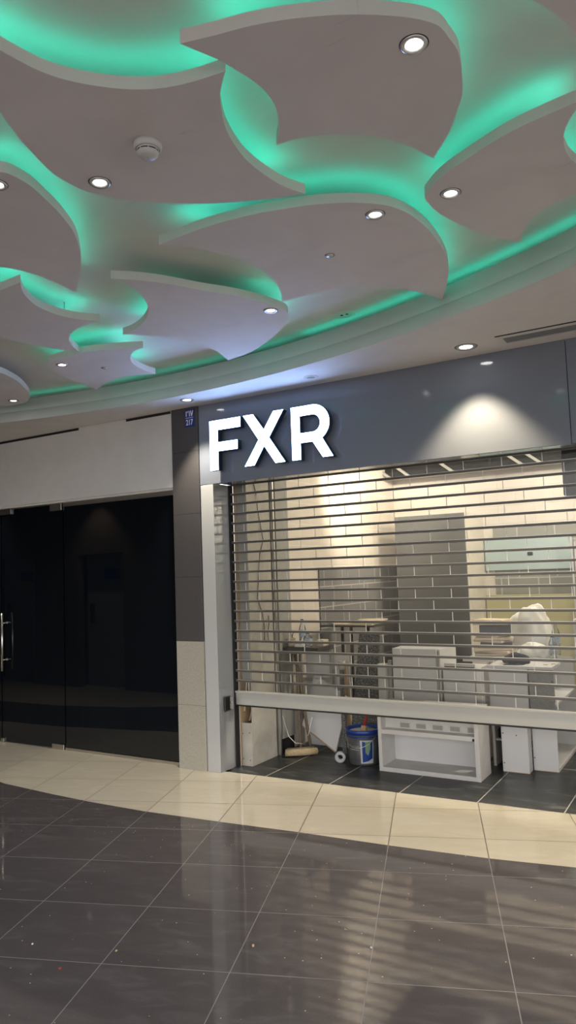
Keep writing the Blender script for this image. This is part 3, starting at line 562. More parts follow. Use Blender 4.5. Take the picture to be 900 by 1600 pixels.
me.materials.append(M['lab_grey']); lo = bpy.data.objects.new('lettering', me); COL.objects.link(lo); lo.parent = bk
m = MB(); m.tube([(bx + .142 * math.cos(a), by + .142 * math.sin(a) - .012, .25 - .10 * math.sin((a + PI * .95) / (PI * .9) * PI) ) for a in [-PI * .95 + k * PI * .9 / 16 for k in range(17)]], .0025, 6); part(m, 'bail_handle', 'steel', bk)
m = MB(); m.ring([(.001, .270), (.10, .268), (.134, .262)], bx, by, 32); part(m, 'paint_contents', 'gypsum', bk)
pb = thing('paint_brush', 'red-handled paint tool standing in the bucket', 'brush', (-2.76, 5.80, .27))
m = MB(); m.tube([(-2.775, 5.79, .31), (-2.755, 5.81, .40), (-2.73, 5.84, .50)], .016, 8, .008); part(m, 'handle', 'red', pb)
m = MB(); m.box(-2.80, -2.755, 5.775, 5.80, .26, .31, .004); part(m, 'ferrule', 'ply', pb)
# tape roll
tr = MB(); tr.ring([(.022, 0), (.045, 0), (.045, .05), (.022, .05), (.022, 0)], seg=32); o = tr.build('tape_roll', 'lab_grey'); o.location = (-2.985, 5.74, .046); o.rotation_euler = (PI / 2, 0, math.radians(20)); tag(o, 'grey roll of tape standing on its edge left of the bucket', 'tape roll')

# white open shelf unit lying low under the shutter
su = thing('open_shelf_unit', 'low white open cabinet with slotted back and one shelf', 'cabinet', (-2.15, 5.75, 0))
X0, X1, Y0, Y1, ZT = -2.568, -1.735, 5.61, 5.89, .535
m = MB(); m.box(X0, X0 + .03, Y0, Y1, 0, ZT, .0015); part(m, 'side_panel', 'white_raw', su)
m = MB(); m.box(X1 - .035, X1, Y0, Y1, 0, ZT, .0015); part(m, 'side_panel', 'white_raw', su)
m = MB(); m.box(X0 + .03, X1 - .035, Y0, Y1, 0.0, .035, .0015); part(m, 'bottom_panel', 'white_raw', su)
m = MB(); m.box(X0 + .03, X1 - .035, Y0, Y1, ZT - .03, ZT, .0015); part(m, 'top_panel', 'white_raw', su)
m = MB(); m.box(X0 + .03, X1 - .035, Y0 + .004, 5.715, .297, .333, .0015); shf = part(m, 'shelf', 'white_raw', su)
m = MB(); m.box(X1 - .05, X1 - .036, Y0 - .002, Y0 + .004, .300, .318); part(m, 'bracket', 'hole', shf)
m = MB(); m.box(X0 + .03, X1 - .035, Y1 - .012, Y1, .035, .297); part(m, 'back_panel', 'white_board', su)
# slotted upper back made of rails and posts round five openings
m = MB(); yb0, yb1 = 5.70, 5.715
op = [(-2.412, -2.320), (-2.274, -2.181), (-2.134, -2.041), (-1.992, -1.902), (-1.848, -1.775)]
m.box(X0 + .03, X1 - .035, yb0, yb1, .345 + .0, ZT - .03)
m.box(X0 + .03, X1 - .035, yb0, yb1, .333, .345)
part(m, 'upper_back', 'white_raw', su)
for a, b in op:
    m = MB()
    m.box(a, b, yb0 - .006, yb0 - .0005, .340, .344); m.box(a, b, yb0 - .006, yb0 - .0005, .380, .384); m.box(a, a + .006, yb0 - .006, yb0 - .0005, .344, .380); m.box(b - .006, b, yb0 - .006, yb0 - .0005, .344, .380)
    s_ = part(m, 'slot_frame', 'white_raw', su)
    m = MB(); m.box(a + .006, b - .006, yb0 - .003, yb0 - .0004, .344, .380); part(m, 'slot_recess', 'gypsum_front', s_)

# cabinets and rolls standing behind it
m = MB(); m.box(-2.57, -2.14, 5.98, 6.40, 0, .945, .004); cab = m.build('cabinet', 'white_board'); tag(cab, 'tall pale cabinet back standing behind the low open cabinet', 'cabinet')
m = MB(); m.box(-2.175, -2.15, 5.972, 5.979, .02, .93); m.build('edge_strip', 'gypsum_front', cab)
m = MB(); m.box(-2.13, -1.86, 6.0, 6.40, 0, .78, .004); cab = m.build('cabinet', 'white_board'); tag(cab, 'shorter pale cabinet right of the tall one, dark slot on top', 'cabinet')
m = MB(); m.box(-2.125, -1.865, 6.03, 6.05, .781, .825); m.build('top_rail', 'white_raw', cab)
m = MB(); m.box(-2.12, -1.87, 6.022, 6.029, .782, .80); m.build('top_slot', 'hole', cab)
m = MB(); m.ring([(.001, 0), (.055, 0), (.055, .80), (.03, .80), (.03, .79), (.001, .79)], -2.68, 6.04, 28); o = m.build('paper_roll', 'white_raw'); tag(o, 'upright white roll between the spattered plank and the tall cabinet', 'roll')
m = MB(); m.box(-2.62, -2.585, 5.99, 6.02, 0, .84); o = m.build('upright_post', 'gypsum_front'); tag(o, 'grey post beside the white roll', 'post')
m = MB(); m.box(-1.85, -1.80, 5.99, 6.03, 0, .80, .003); m.box(-1.80, -1.785, 6.0, 6.02, 0, .79); o = m.build('metal_profile', 'alu'); tag(o, 'upright aluminium profile at the left end of the counter', 'profile')

# counter and its end cabinets on the right
ct = thing('shop_counter', 'white unfinished counter with raised grey front seen through the shutter', 'counter', (-1.65, 6.3, 0))
m = MB(); m.box(-1.775, -1.465, 6.10, 6.12, .40, .79); part(m, 'front_panel', 'white_board', ct)
m = MB(); m.box(-2.10, -1.465, 6.45, 7.15, .79, .812, .002); m.box(-1.78, -1.27, 6.095, 6.45, .79, .812, .002); part(m, 'counter_top', 'white_board', ct)
m = MB(); m.box(-1.775, -1.755, 6.12, 7.1, 0, .79); part(m, 'side_panel', 'white_raw', ct)
m = MB(); m.box(-1.755, -1.485, 6.14, 7.1, .20, .215); part(m, 'shelf', 'white_raw', ct)
m = MB(); m.box(-1.755, -1.485, 7.08, 7.1, .0, .79); part(m, 'back_panel', 'dark_metal', ct)
m = MB(); m.box(-1.74, -1.67, 6.16, 6.3, .216, .29, .004); o = m.build('black_case', 'hole'); tag(o, 'black case on the low counter shelf, left of the white box end', 'case')
bxp = thing('drawer_carcass', 'narrow white upright board box with drill holes, left of the two', 'cabinet', (-1.56, 6.0, 0))
m = MB(); m.box(-1.663, -1.457, 5.972, 5.99, .005, .39, .001); fr_ = part(m, 'front_panel', 'white_board', bxp)
m = MB(); m.box(-1.475, -1.457, 5.99, 6.085, .005, .39); m.box(-1.663, -1.645, 5.99, 6.085, .005, .39); m.box(-1.645, -1.475, 6.07, 6.085, .005, .39); part(m, 'side_panel', 'white_board', bxp)
m = MB(); m.box(-1.662, -1.458, 5.975, 6.085, 0, .005); part(m, 'base_edge', 'ply', bxp)
def drill(x, y, z, par):
    m = MB(); m.ring([(.0005, 0), (.0045, 0), (.0045, .001), (.0005, .001)], seg=12)
    bmesh.ops.rotate(m.bm, verts=m.bm.verts, matrix=Matrix.Rotation(PI / 2, 3, 'X')); bmesh.ops.translate(m.bm, verts=m.bm.verts, vec=(x, y, z)); part(m, 'drill_hole', 'hole', par)
for x, z in ((-1.65, .07), (-1.65, .30), (-1.545, .29)): drill(x, 5.9715, z, fr_)
ec = thing('end_cabinet', 'white open-sided end cabinet with drill holes, right of the two', 'cabinet', (-1.36, 6.5, 0))
m = MB(); m.box(-1.452, -1.262, 6.096, 6.114, .005, .43, .001); fr_ = part(m, 'front_panel', 'white_board', ec)
m = MB(); m.box(-1.452, -1.262, 6.096, 6.114, .431, .788, .001); part(m, 'upper_front', 'shutter_dimmed', ec)  # grey mottle painted in for the dimming through the dusty shutter slats
for x, z in ((-1.442, .10), (-1.442, .33), (-1.39, .34), (-1.33, .35), (-1.275, .70), (-1.275, .77), (-1.275, .47)): drill(x, 6.0955, z, fr_)
m = MB(); m.box(-1.452, -1.436, 6.114, 6.95, .005, .788); part(m, 'back_panel', 'white_board', ec)
m = MB(); m.box(-1.436, -1.262, 6.114, 6.95, .005, .03); part(m, 'bottom_panel', 'white_board', ec)
m = MB(); m.box(-1.436, -1.262, 6.114, 6.95, .50, .52); part(m, 'shelf', 'white_board', ec)
m = MB(); m.box(-1.452, -1.262, 6.95, 6.968, .005, .788); part(m, 'far_panel', 'white_board', ec)
m = MB(); m.box(-1.45, -1.263, 6.10, 6.96, 0, .005); part(m, 'base_edge', 'ply', ec)
m = MB(); m.box(-1.25, -0.70, 7.0, 7.5, 0, 1.12, .004); o = m.build('carton', 'white_board'); tag(o, 'tall white carton at the right edge beyond the counter', 'box')
m = MB(); m.box(-1.18, -1.02, 7.02, 7.1, 1.12, 1.20, .004); m.box(-1.0, -.9, 7.02, 7.1, 1.12, 1.17, .004); o = m.build('small_device', 'dark_metal'); tag(o, 'dark gadget on top of the white carton', 'device')
# timber pile on the counter
tm = [(-2.08, -1.76, 6.62, .813, 8), (-2.07, -1.74, 6.64, .838, -5), (-2.08, -1.72, 6.62, .863, 10), (-2.07, -1.78, 6.66, .930, -8), (-2.07, -1.74, 6.64, .955, 6), (-2.06, -1.80, 6.66, .98, -12), (-2.08, -1.78, 6.64, 1.09, 5), (-2.06, -1.76, 6.62, 1.115, -6)]
names = ['lowest plank of the timber pile on the counter', 'second plank from the bottom of the timber pile', 'plank just under the dark parcels in the timber pile', 'plank resting on the lower dark parcel', 'plank between the two dark parcels, middle of the pile', 'short plank under the upper dark parcel', 'plank resting on the upper dark parcel', 'topmost plank of the timber pile on the counter']
for (a, b_, y, z, r), nm in zip(tm, names):
    m = MB(); m.box(-(b_ - a) / 2, (b_ - a) / 2, -.10, .10, 0, .022, .002); o = m.build('timber_plank', 'pale_wood'); o.location = ((a + b_) / 2, y + .16, z); o.rotation_euler = (0, 0, math.radians(r * 2.0)); tag(o, nm, 'plank', 'timber planks piled on the counter')
for z, nm in ((.886, 'lower dark parcel between planks on the counter'), (1.004, 'upper dark parcel near the top of the timber pile')):
    m = MB(); m.box(-.15, .13, -.09, .09, 0, .042 if z < .9 else .084, .006); o = m.build('dark_parcel', 'dark_metal'); o.location = (-1.88, 6.80, z); o.rotation_euler = (0, 0, math.radians(14)); tag(o, nm, 'parcel')
# plastic bags
def blob(name, x, y, z, sx, sy, sz, mat, label, cat, seed, amp=.16):
    rnd = random.Random(seed); bm = bmesh.new(); bmesh.ops.create_icosphere(bm, subdivisions=4, radius=1)
    ph = [(rnd.uniform(0, 6), Vector((rnd.gauss(0, 1), rnd.gauss(0, 1), rnd.gauss(0, 1))).normalized() * rnd.uniform(2, 6)) for _ in range(9)]
    for v in bm.verts:
        d = v.co.normalized(); k = 1 + sum(amp / 3 * abs(math.sin(f.dot(d) + p)) for p, f in ph) - amp
        v.co = Vector((d.x * sx * k, d.y * sy * k, max(-.55, d.z * k) * sz))
    zmin = min(v.co.z for v in bm.verts)
    for v in bm.verts: v.co.z -= zmin
    for f in bm.faces: f.smooth = True
    me = bpy.data.meshes.new(name); bm.to_mesh(me); bm.free(); me.materials.append(M[mat]); o = bpy.data.objects.new(name, me); COL.objects.link(o); o.location = (x, y, z)
    return tag(o, label, cat)
blob('plastic_bag', -1.62, 7.03, .812, .15, .075, .24, 'bag', 'large slumped white plastic sack behind the timber pile', 'bag', 3, .3)
blob('plastic_bag', -1.53, 6.66, .812, .11, .08, .075, 'bag', 'low crumpled white bag in front of the sack', 'bag', 5, .25)
blob('black_cloth', -1.585, 6.28, .812, .085, .05, .045, 'black_cloth', 'crumpled black cloth on the front of the counter', 'cloth', 9, .3)
m = MB(); m.prism([(-1.66, 6.13, .8125), (-1.54, 6.15, .8125), (-1.50, 6.19, .8125), (-1.65, 6.20, .8125)], (0, 0, .004)); o = m.build('dark_leaflet', 'black_cloth'); tag(o, 'flat dark sheet on the counter in front of the cloth', 'sheet')
bottle(-1.38, 6.88, .812, .30, 'tall clear water bottle on the counter by the white sack', 'water bottles on the counter', .036)
bottle(-1.36, 6.62, .79 + .0225, .20, 'short clear water bottle at the right of the counter', 'water bottles on the counter', .034)
for i, (x, y) in enumerate(((-1.36, 6.22), (-1.31, 6.28))):
    m = MB(); m.box(x, x + .035, y, y + .012, .8125, .818, .001); o = m.build('timber_offcut', 'pale_wood'); tag(o, ('tiny wooden offcut nearer the counter edge', 'tiny wooden offcut farther back on the counter end')[i], 'offcut')
# boards against the back wall
m = MB(); m.box(-2.48, -1.50, 8.655, 8.679, 1.56, 1.94, .002); o = m.build('glass_sheet', 'aqua'); tag(o, 'pale aqua sheet fixed across the back wall', 'panel')
m = MB(); m.box(-1.99, -1.93, 8.649, 8.655, 1.72, 1.76); m.build('clip', 'hole', o)
m = MB(); m.box(-2.48, -1.30, 8.60, 8.62, 0, 1.28, .002); o = m.build('khaki_panel', 'khaki'); tag(o, 'khaki board standing against the back wall behind the counter', 'board')
m = MB()
for k in range(4): m.box(-1.50 + k * .035, -1.48 + k * .035, 8.56, 8.59, 0, 1.9 - k * .05, .002)
o = m.build('profile_bundle', 'alu'); tag(o, 'bundle of upright aluminium profiles at the far right', 'profiles')
# shop floodlight, plus unseen lamps added to fill the room with light
for (x, y, z, lab, e, aim) in ((-2.75, 6.60, 3.05, 'work floodlight aimed at the side wall of the shop', 1.5, (-3.62, 7.75, 2.45)), (-1.2, 6.9, 3.0, 'added fill lamp hanging above the counter', .75, None), (-2.3, 7.3, 3.12, 'added fill lamp hanging in front of the dark pillar', .35, None), (0.3, 7.6, 3.0, 'added fill lamp hanging at the far side of the shop', .8, None)):
    t = thing('flood_or_fill_lamp', lab, 'lamp', (x, y, z))
    m = MB(); m.tube([(x, y, z + .04), (x, y, 3.36)], .004, 6); part(m, 'cord', 'black_wire', t)
    m = MB(); m.ring([(.001, z + .06), (.018, z + .06), (.02, z + .02), (.001, z + .02)], x, y, 16); part(m, 'lamp_holder', 'dark_metal', t)
    m = MB(); m.ring([(.001, z - .06), (.022, z - .052), (.032, z - .03), (.03, z), (.018, z + .02)], x, y, 20); part(m, 'bulb', 'lamp', t)
    if aim:
        m = MB(); m.ring([(.02, z + .03), (.075, z - .03), (.078, z - .03), (.024, z + .035)], x, y, 24); part(m, 'shade', 'dark_metal', t)
    ld = bpy.data.lights.new('flood_or_fill_light', 'SPOT' if aim else 'POINT'); ld.energy = E_SHOP * e; ld.color = (1.0, .90, .74); ld.shadow_soft_size = .06
    lo = bpy.data.objects.new('flood_or_fill_light', ld); COL.objects.link(lo); lo.location = (0, 0, -.13); lo.parent = t
    if aim:
        ld.spot_size = math.radians(95); ld.spot_blend = .9
        lo.rotation_euler = (Vector(aim) - Vector((x, y, z - .13))).to_track_quat('-Z', 'Y').to_euler()

# ================================================================= ROLLER SHUTTER
rs = thing('roller_shutter', 'part-lowered roller shutter of clear slats between aluminium rails', 'shutter', (-1.7, 5.27, .515))
XS0, XS1 = -3.722, 0.28
m = MB(); m.box(XS0, XS1, 5.255, 5.285, .519, .626, .003); m.box(XS0, XS1, 5.245, 5.29, .622, .636, .002); bb = part(m, 'bottom_bar', 'bar', rs)
m = MB(); m.box(XS0, XS1, 5.253, 5.287, .508, .519); part(m, 'rubber_seal', 'rubber', bb)
zr = .636; k = 0; pitch = .0846
while zr < 2.44:
    z1 = zr + pitch
    x = -3.173 - (0 if k % 2 == 1 else .14); js = []
    while x - 0.28 > XS0 + .01: x -= 0.28
    while x < XS1 - .01: js.append(x); x += 0.28
    cuts = [(XS0, 'clear')]
    for x in js: cuts += [(x - .0024, 'seam'), (x + .0024, 'clear')]
    cuts.append((XS1, None)); m = MB(); ya, yb, za, zb_ = 5.2685, 5.2715, zr + .007, z1 - .007
    prof = [[m.bm.verts.new((x, yy, zz)) for yy, zz in ((ya, za), (yb, za), (yb, zb_), (ya, zb_))] for x, _ in cuts]
    for i in range(len(cuts) - 1):
        m.use(cuts[i][1])
        for q in range(4): m._tag([m.bm.faces.new((prof[i][q], prof[i][(q + 1) % 4], prof[i + 1][(q + 1) % 4], prof[i + 1][q]))])
    cs = part(m, 'clear_slat', None, rs)
    m = MB(); m.box(XS0, XS1, 5.260, 5.280, z1 - .0095, z1 + .0075, .002); rl = part(m, 'slat_rail', 'rail', rs)
    m = MB(); m.box(XS0, XS1, 5.2605, 5.2795, z1 + .0075, z1 + .0092); part(m, 'lit_rail_top', 'alu', rl)  # bright strip stands in for light on the rail tops
    zr = z1; k += 1
m = MB(); m.box(-3.7345, -3.722, 5.245, 5.30, 0, 2.41); part(m, 'guide_channel', 'rubber', rs)
m = MB(); m.box(0.281, 0.299, 5.245, 5.30, 0, 2.41); part(m, 'guide_channel', 'rubber', rs)

# key switch on the reveal
ks = thing('key_switch', 'open dark key-switch box with grey flap on the shiny reveal', 'switch', (-3.733, 5.13, .545))
m = MB(); m.box(-3.7342, -3.722, 5.093, 5.165, .495, .602, .002); part(m, 'housing', 'hole', ks)
m = MB(); m.box(-3.724, -3.716, 5.088, 5.096, .49, .607); m.box(-3.724, -3.716, 5.163, 5.17, .49, .607); m.box(-3.724, -3.716, 5.088, 5.17, .487, .495); m.box(-3.724, -3.716, 5.088, 5.17, .602, .609); part(m, 'frame', 'dark_metal', ks)
m = MB(); m.box(-3.7155, -3.684, 5.158, 5.164, .502, .600, .002); fl_ = part(m, 'flap', 'gypsum_front', ks)
m = MB(); m.ring([(.001, 0), (.008, 0), (.008, .006), (.001, .006)], seg=14); bmesh.ops.rotate(m.bm, verts=m.bm.verts, matrix=Matrix.Rotation(PI / 2, 3, 'X')); bmesh.ops.translate(m.bm, verts=m.bm.verts, vec=(-3.700, 5.158, .555)); part(m, 'key_barrel', 'steel', fl_)

# ================================================================= SIGNS
def letter(name, polys, label, holes=()):
    t = thing(name, label, 'sign letter', (sum(p[0] for p in polys[0]) / len(polys[0]), YF, 2.5), 'lit letters of the shop sign')
    mf = MB(); mr = MB()
    return t, mf, mr
def make_letter(name, loops, label):
    """loops: outer outline followed by holes, as (x, z); built with a filled curve, faces at y 4.93"""
    xm = sum(p[0] for p in loops[0]) / len(loops[0])
    t = thing(name, label, 'sign letter', (xm, YF, 2.5), 'lit letters of the shop sign')
    def curve_mesh(loops, depth, y, nm, mat, off=0.0):
        cu = bpy.data.curves.new(nm, 'CURVE'); cu.dimensions = '2D'; cu.fill_mode = 'BOTH'; cu.extrude = depth / 2; cu.offset = off
        for lp in loops:
            s = cu.splines.new('POLY'); s.points.add(len(lp) - 1); s.use_cyclic_u = True
            for p, (a, b) in zip(s.points, lp): p.co = (a - xm, b - 2.5, 0, 1)
        o = bpy.data.objects.new('tmp', cu); COL.objects.link(o); bpy.context.view_layer.update()
        me = bpy.data.meshes.new_from_object(o.evaluated_get(bpy.context.evaluated_depsgraph_get())); bpy.data.objects.remove(o)
        for v in me.vertices: v.co = (v.co.x, y - YF - v.co.z, v.co.y)
        me.materials.clear(); me.materials.append(M[mat]); ob = bpy.data.objects.new(nm, me); COL.objects.link(ob); ob.parent = t
        return ob
    curve_mesh(loops, .001, 4.9304, 'lit_face', 'sign')
    curve_mesh(loops, .056, 4.9595, 'letter_return', 'navy')
    m = MB()
    for (a, b) in (loops[0][0], loops[0][len(loops[0]) // 2]):
        cxm = a * .86 + xm * .14; m.tube([(a + (.035 if a < xm else -.035), 4.985, min(max(b, 2.54), 2.88)), (a + (.035 if a < xm else -.035), YF, min(max(b, 2.54), 2.88))], .006, 8)
    part(m, 'standoff', 'steel', t)
    return t
zt, zb = 2.921, 2.503
make_letter('sign_letter', [[(-3.681, zb), (-3.681, zt), (-3.367, zt), (-3.367, 2.839), (-3.598, 2.839), (-3.598, 2.735), (-3.400, 2.735), (-3.400, 2.660), (-3.598, 2.660), (-3.598, zb)]], 'glowing white letter F, first of the three sign letters')
make_letter('sign_letter', [[(-3.334, zb), (-3.193, 2.707), (-3.338, zt), (-3.240, zt), (-3.141, 2.783), (-3.046, zt), (-2.952, zt), (-3.093, 2.714), (-2.948, zb), (-3.040, zb), (-3.142, 2.652), (-3.240, zb)]], 'glowing white letter X, middle of the three sign letters')
arc = lambda cx, cz, r, a0, a1, n: [(cx + r * math.cos(math.radians(a0 + (a1 - a0) * i / n)), cz + r * math.sin(math.radians(a0 + (a1 - a0) * i / n))) for i in range(n + 1)]
zc_, ro, ri = 2.777, .144, .068
outer = [(-2.883, zb), (-2.883, zt)] + arc(-2.690, zc_, ro, 90, -58, 20) + [(-2.524, zb), (-2.612, zb), (-2.697, 2.633), (-2.805, 2.633), (-2.805, zb)]
hole = [(-2.807, zc_ + ri), (-2.807, zc_ - ri)] + arc(-2.694, zc_, ri, -90, 90, 16)
make_letter('sign_letter', [outer, hole], 'glowing white letter R, last of the three sign letters')
# unit number plaque
pq = thing('number_plaque', 'small blue unit number plaque on the granite pilaster', 'plaque', (-3.955, YF - .012, 3.0))
m = MB(); m.box(-4.006, -3.906, YF - .018, YF - .012, 2.928, 3.082, .001); part(m, 'plate', 'plaque', pq)
m = MB(); m.box(-3.998, -3.914, YF - .0195, YF - .018, 3.004, 3.007); part(m, 'divider', 'plaque_w', pq)
fc = bpy.data.curves.new('num', 'FONT'); fc.body = '217'; fc.size = .068; fc.offset = .0012; fo = bpy.data.objects.new('tmp', fc); COL.objects.link(fo); bpy.context.view_layer.update()
me = bpy.data.meshes.new_from_object(fo.evaluated_get(bpy.context.evaluated_depsgraph_get())); bpy.data.objects.remove(fo)
xsx = [v.co.x for v in me.vertices]; w_ = max(xsx) - min(xsx); mid = (max(xsx) + min(xsx)) / 2
for v in me.vertices: v.co = ((v.co.x - mid) * .076 / w_, -.0075, v.co.y + 2.943 - 3.0)
me.materials.append(M['plaque_w']); ob = bpy.data.objects.new('latin_digits', me); COL.objects.link(ob); ob.parent = pq
m = MB(); zA = 3.018; yA = YF - .0185
def stroke(pts, w=.0085):
    for (a, b), (c, d) in zip(pts[:-1], pts[1:]):
        v = Vector((c - a, 0, d - b)); n = Vector((-v.z, 0, v.x)).normalized() * w / 2
        P_ = [Vector((a, yA, b)) + n, Vector((c, yA, d)) + n, Vector((c, yA, d)) - n, Vector((a, yA, b)) - n]; m.prism(P_, (0, -.0012, 0))
x = -3.995; stroke([(x + .006, zA), (x + .004, zA + .048)]); stroke([(x + .004, zA + .044), (x + .010, zA + .036), (x + .020, zA + .037), (x + .024, zA + .048)], .007)
x = -3.962; stroke([(x + .010, zA), (x + .004, zA + .048)])
x = -3.942; stroke([(x, zA + .048), (x + .012, zA), (x + .025, zA + .048)])
part(m, 'arabic_digits', 'plaque_w', pq)

# ================================================================= CEILING FIXTURES
def downlight(x, y, z, r, energy, label, on=True, col=(1, .95, .88), spot=86, group='recessed downlights'):
    t = thing('downlight', label, 'downlight', (x, y, z), group)
    m = MB(); m.ring([(r * .66, z - .0005), (r * .70, z - .004), (r * 1.0, z - .006), (r * 1.04, z - .001)], x, y, 36); part(m, 'trim_ring', 'trim', t)
    m = MB(); m.ring([(r * 1.045, z - .0008), (r * 1.12, z - .0012), (r * 1.13, z)], x, y, 36); part(m, 'outer_gap', 'dark_metal', t)
    m = MB(); m.ring([(.0005, z - .0005), (r * .4, z - .001), (r * .63, z + .0)], x, y, 32); part(m, 'lens', 'lamp' if on else 'trim', t)
    if on:
        ld = bpy.data.lights.new('downlight_beam', 'SPOT'); ld.energy = energy; ld.color = col; ld.spot_size = math.radians(spot); ld.spot_blend = .3 if spot < 70 else .55; ld.shadow_soft_size = r * .6
        lo = bpy.data.objects.new('downlight_beam', ld); COL.objects.link(lo); lo.location = (0, 0, -.008); lo.parent = t
    return t
ZP, TP = 3.22, 3.265
for x, y, lab in ((-.709, 2.030, 'lit downlight near the broad end of the topmost panel'), (-2.051, 2.065, 'lit downlight in the big left panel below the smoke detector'),
                  (-.908, 2.964, 'lit downlight at the rounded tip of the right-hand panel'), (-1.251, 2.950, 'lit downlight at the upper edge of the central panel'),
                  (-2.277, 3.698, 'lit downlight at the right end of the bluish lower panel'), (-4.124, 3.738, 'lit downlight in the smallest far panel'),
                  (-2.395, 1.845, 'lit downlight cut by the left edge of the picture'), (-5.296, 4.244, 'lit downlight in the rounded panel end at far left')):
    downlight(x, y, ZP, .040, E_DOWN, lab)
downlight(-1.420, 4.786, ZS, .068, E_SOFFIT, 'large lit downlight in the soffit above the grey fascia', col=(1, .80, .52), spot=88)
downlight(-3.804, 4.792, ZS, .052, E_SOFFIT * .75, 'lit downlight in the soffit in front of the pilaster', col=(1, .88, .70), spot=76)
downlight(-6.9, 4.62, ZS, .05, E_SOFFIT * .4, 'lit downlight in the soffit before the black glass door', col=(1, .92, .8))
downlight(-9.4, 4.62, ZS, .05, E_SOFFIT * .4, 'lit downlight in the soffit farthest left', col=(1, .92, .8))
downlight(-8.1, 2.45, ZS, .05, E_SOFFIT * .30, 'lit downlight before the door across the corridor', col=(1, .85, .65))
downlight(.45, 4.60, ZS, .068, E_SOFFIT, 'lit downlight in the soffit at the right end of the shopfront', col=(1, .90, .70), spot=84)
# smoke detector
sx, sy = -1.717, 1.972
sd = thing('smoke_detector', 'round white smoke detector on the big left ceiling panel', 'smoke detector', (sx, sy, ZP))
m = MB(); m.ring([(.001, ZP), (.052, ZP), (.053, ZP - .012), (.048, ZP - .022), (.044, ZP - .024)], sx, sy, 40); part(m, 'base', 'white_metal', sd)
m = MB(); m.ring([(.038, ZP - .022), (.037, ZP - .036)], sx, sy, 40); part(m, 'vent_gap', 'hole', sd)
for a in range(8):
    m = MB(); an = a * PI / 4; m.tube([(sx + .040 * math.cos(an), sy + .040 * math.sin(an), ZP - .023), (sx + .038 * math.cos(an), sy + .038 * math.sin(an), ZP - .037)], .002, 5); part(m, 'rib', 'white_metal', sd)
m = MB(); m.ring([(.042, ZP - .024), (.042, ZP - .029), (.039, ZP - .0295)], sx, sy, 40); part(m, 'ring', 'white_metal', sd)
m = MB(); m.ring([(.040, ZP - .034), (.039, ZP - .040), (.030, ZP - .050), (.001, ZP - .051)], sx, sy, 40); part(m, 'cap', 'white_metal', sd)
# blank discs and sprinklers
for x, y, z, r, nm, lab in ((-1.619, 3.213, ZP, .022, 'blank_disc', 'small flat grey disc in the centre of the central panel'), (-3.946, 3.988, ZP, .022, 'blank_disc', 'small flat grey disc in the smallest far panel')):
    t = thing(nm, lab, 'cover plate', (x, y, z)); m = MB(); m.ring([(.001, z - .005), (r * .85, z - .005), (r, z - .001), (r, z)], x, y, 28); part(m, 'cover', 'trim', t)
    m = MB(); m.ring([(r * 1.0, z - .0005), (r * 1.12, z - .0015), (r * 1.16, z)], x, y, 28); part(m, 'rim', 'dark_metal', t)
for x, y, z, r, lab in ((-2.62, 4.804, ZS, .055, 'unlit round speaker in the soffit above the letter R'), (-2.12, 4.39, ZC, .075, 'round ceiling fitting with two dark holes seen beside the central panel')):
    t = thing('ceiling_rosette', lab, 'ceiling fitting', (x, y, z))
    m = MB(); m.ring([(r, z), (r * .97, z - .004), (r * .66, z - .006), (r * .62, z - .001)], x, y, 32); part(m, 'flange', 'white_metal', t)
    m = MB(); m.ring([(.001, z - .002), (r * .5, z - .003), (r * .6, z)], x, y, 28); part(m, 'centre', 'gypsum_front' if z == ZS else 'white_metal', t)
    if z == ZC:
        for dx in (-.02, .02):
            m = MB(); m.ring([(.001, z - .0045), (.010, z - .0045), (.010, z - .002)], x + dx, y, 12); part(m, 'hole', 'hole', t)
# linear grille
gr = thing('air_grille', 'long white linear air grille with dark slots in the soffit', 'vent', (-.3, 4.79, ZS))
m = MB(); m.box(-1.19, .9, 4.695, 4.703, ZS - .002, ZS); m.box(-1.19, -1.165, 4.703, 4.875, ZS - .004, ZS); m.box(-1.165, .9, 4.703, 4.74, ZS - .006, ZS); m.box(-1.165, .9, 4.86, 4.875, ZS - .006, ZS); part(m, 'frame', 'white_metal', gr)
m = MB(); m.box(-1.20, .9, 4.680, 4.694, ZS - .003, ZS - .0005); part(m, 'shadow_slot', 'hole', gr)
m = MB(); m.box(-1.165, .9, 4.741, 4.859, ZS - .002, ZS - .0005); part(m, 'slot_backing', 'hole', gr)
for k in range(4):
    m = MB(); y = 4.760 + k * .026; m.box(-1.165, .9, y, y + .006, ZS - .007, ZS - .002); part(m, 'blade', 'trim', gr)

# ================================================================= CEILING PANELS
LAB = {'A': 'topmost curved white ceiling panel with green glow along its long edge', 'B': 'largest curved ceiling panel at upper left, carrying the smoke detector', 'C': 'curved ceiling panel at the right edge with rounded tip inward',
       'D': 'central curved ceiling panel with a small disc in its middle', 'E': 'bluish curved ceiling panel just above the lit sign', 'F': 'smallest fish-shaped ceiling panel above the number plaque side',
       'G': 'forked curved ceiling panel at the left edge, above the smallest one', 'H': 'tall rounded ceiling panel at the left edge, beside the largest one', 'I': 'rounded ceiling panel end lowest at far left', 'J': 'sliver of a ceiling panel in the top right corner'}
SKIP = {'E': [(-2.75, -2.30, 2.7, 3.75)]}
def inside(p, poly):
    c = False; j = len(poly) - 1
    for i in range(len(poly)):
        a, b = poly[i], poly[j]
        if (a[1] > p[1]) != (b[1] > p[1]) and p[0] < (b[0] - a[0]) * (p[1] - a[1]) / (b[1] - a[1]) + a[0]: c = not c
        j = i
    return c
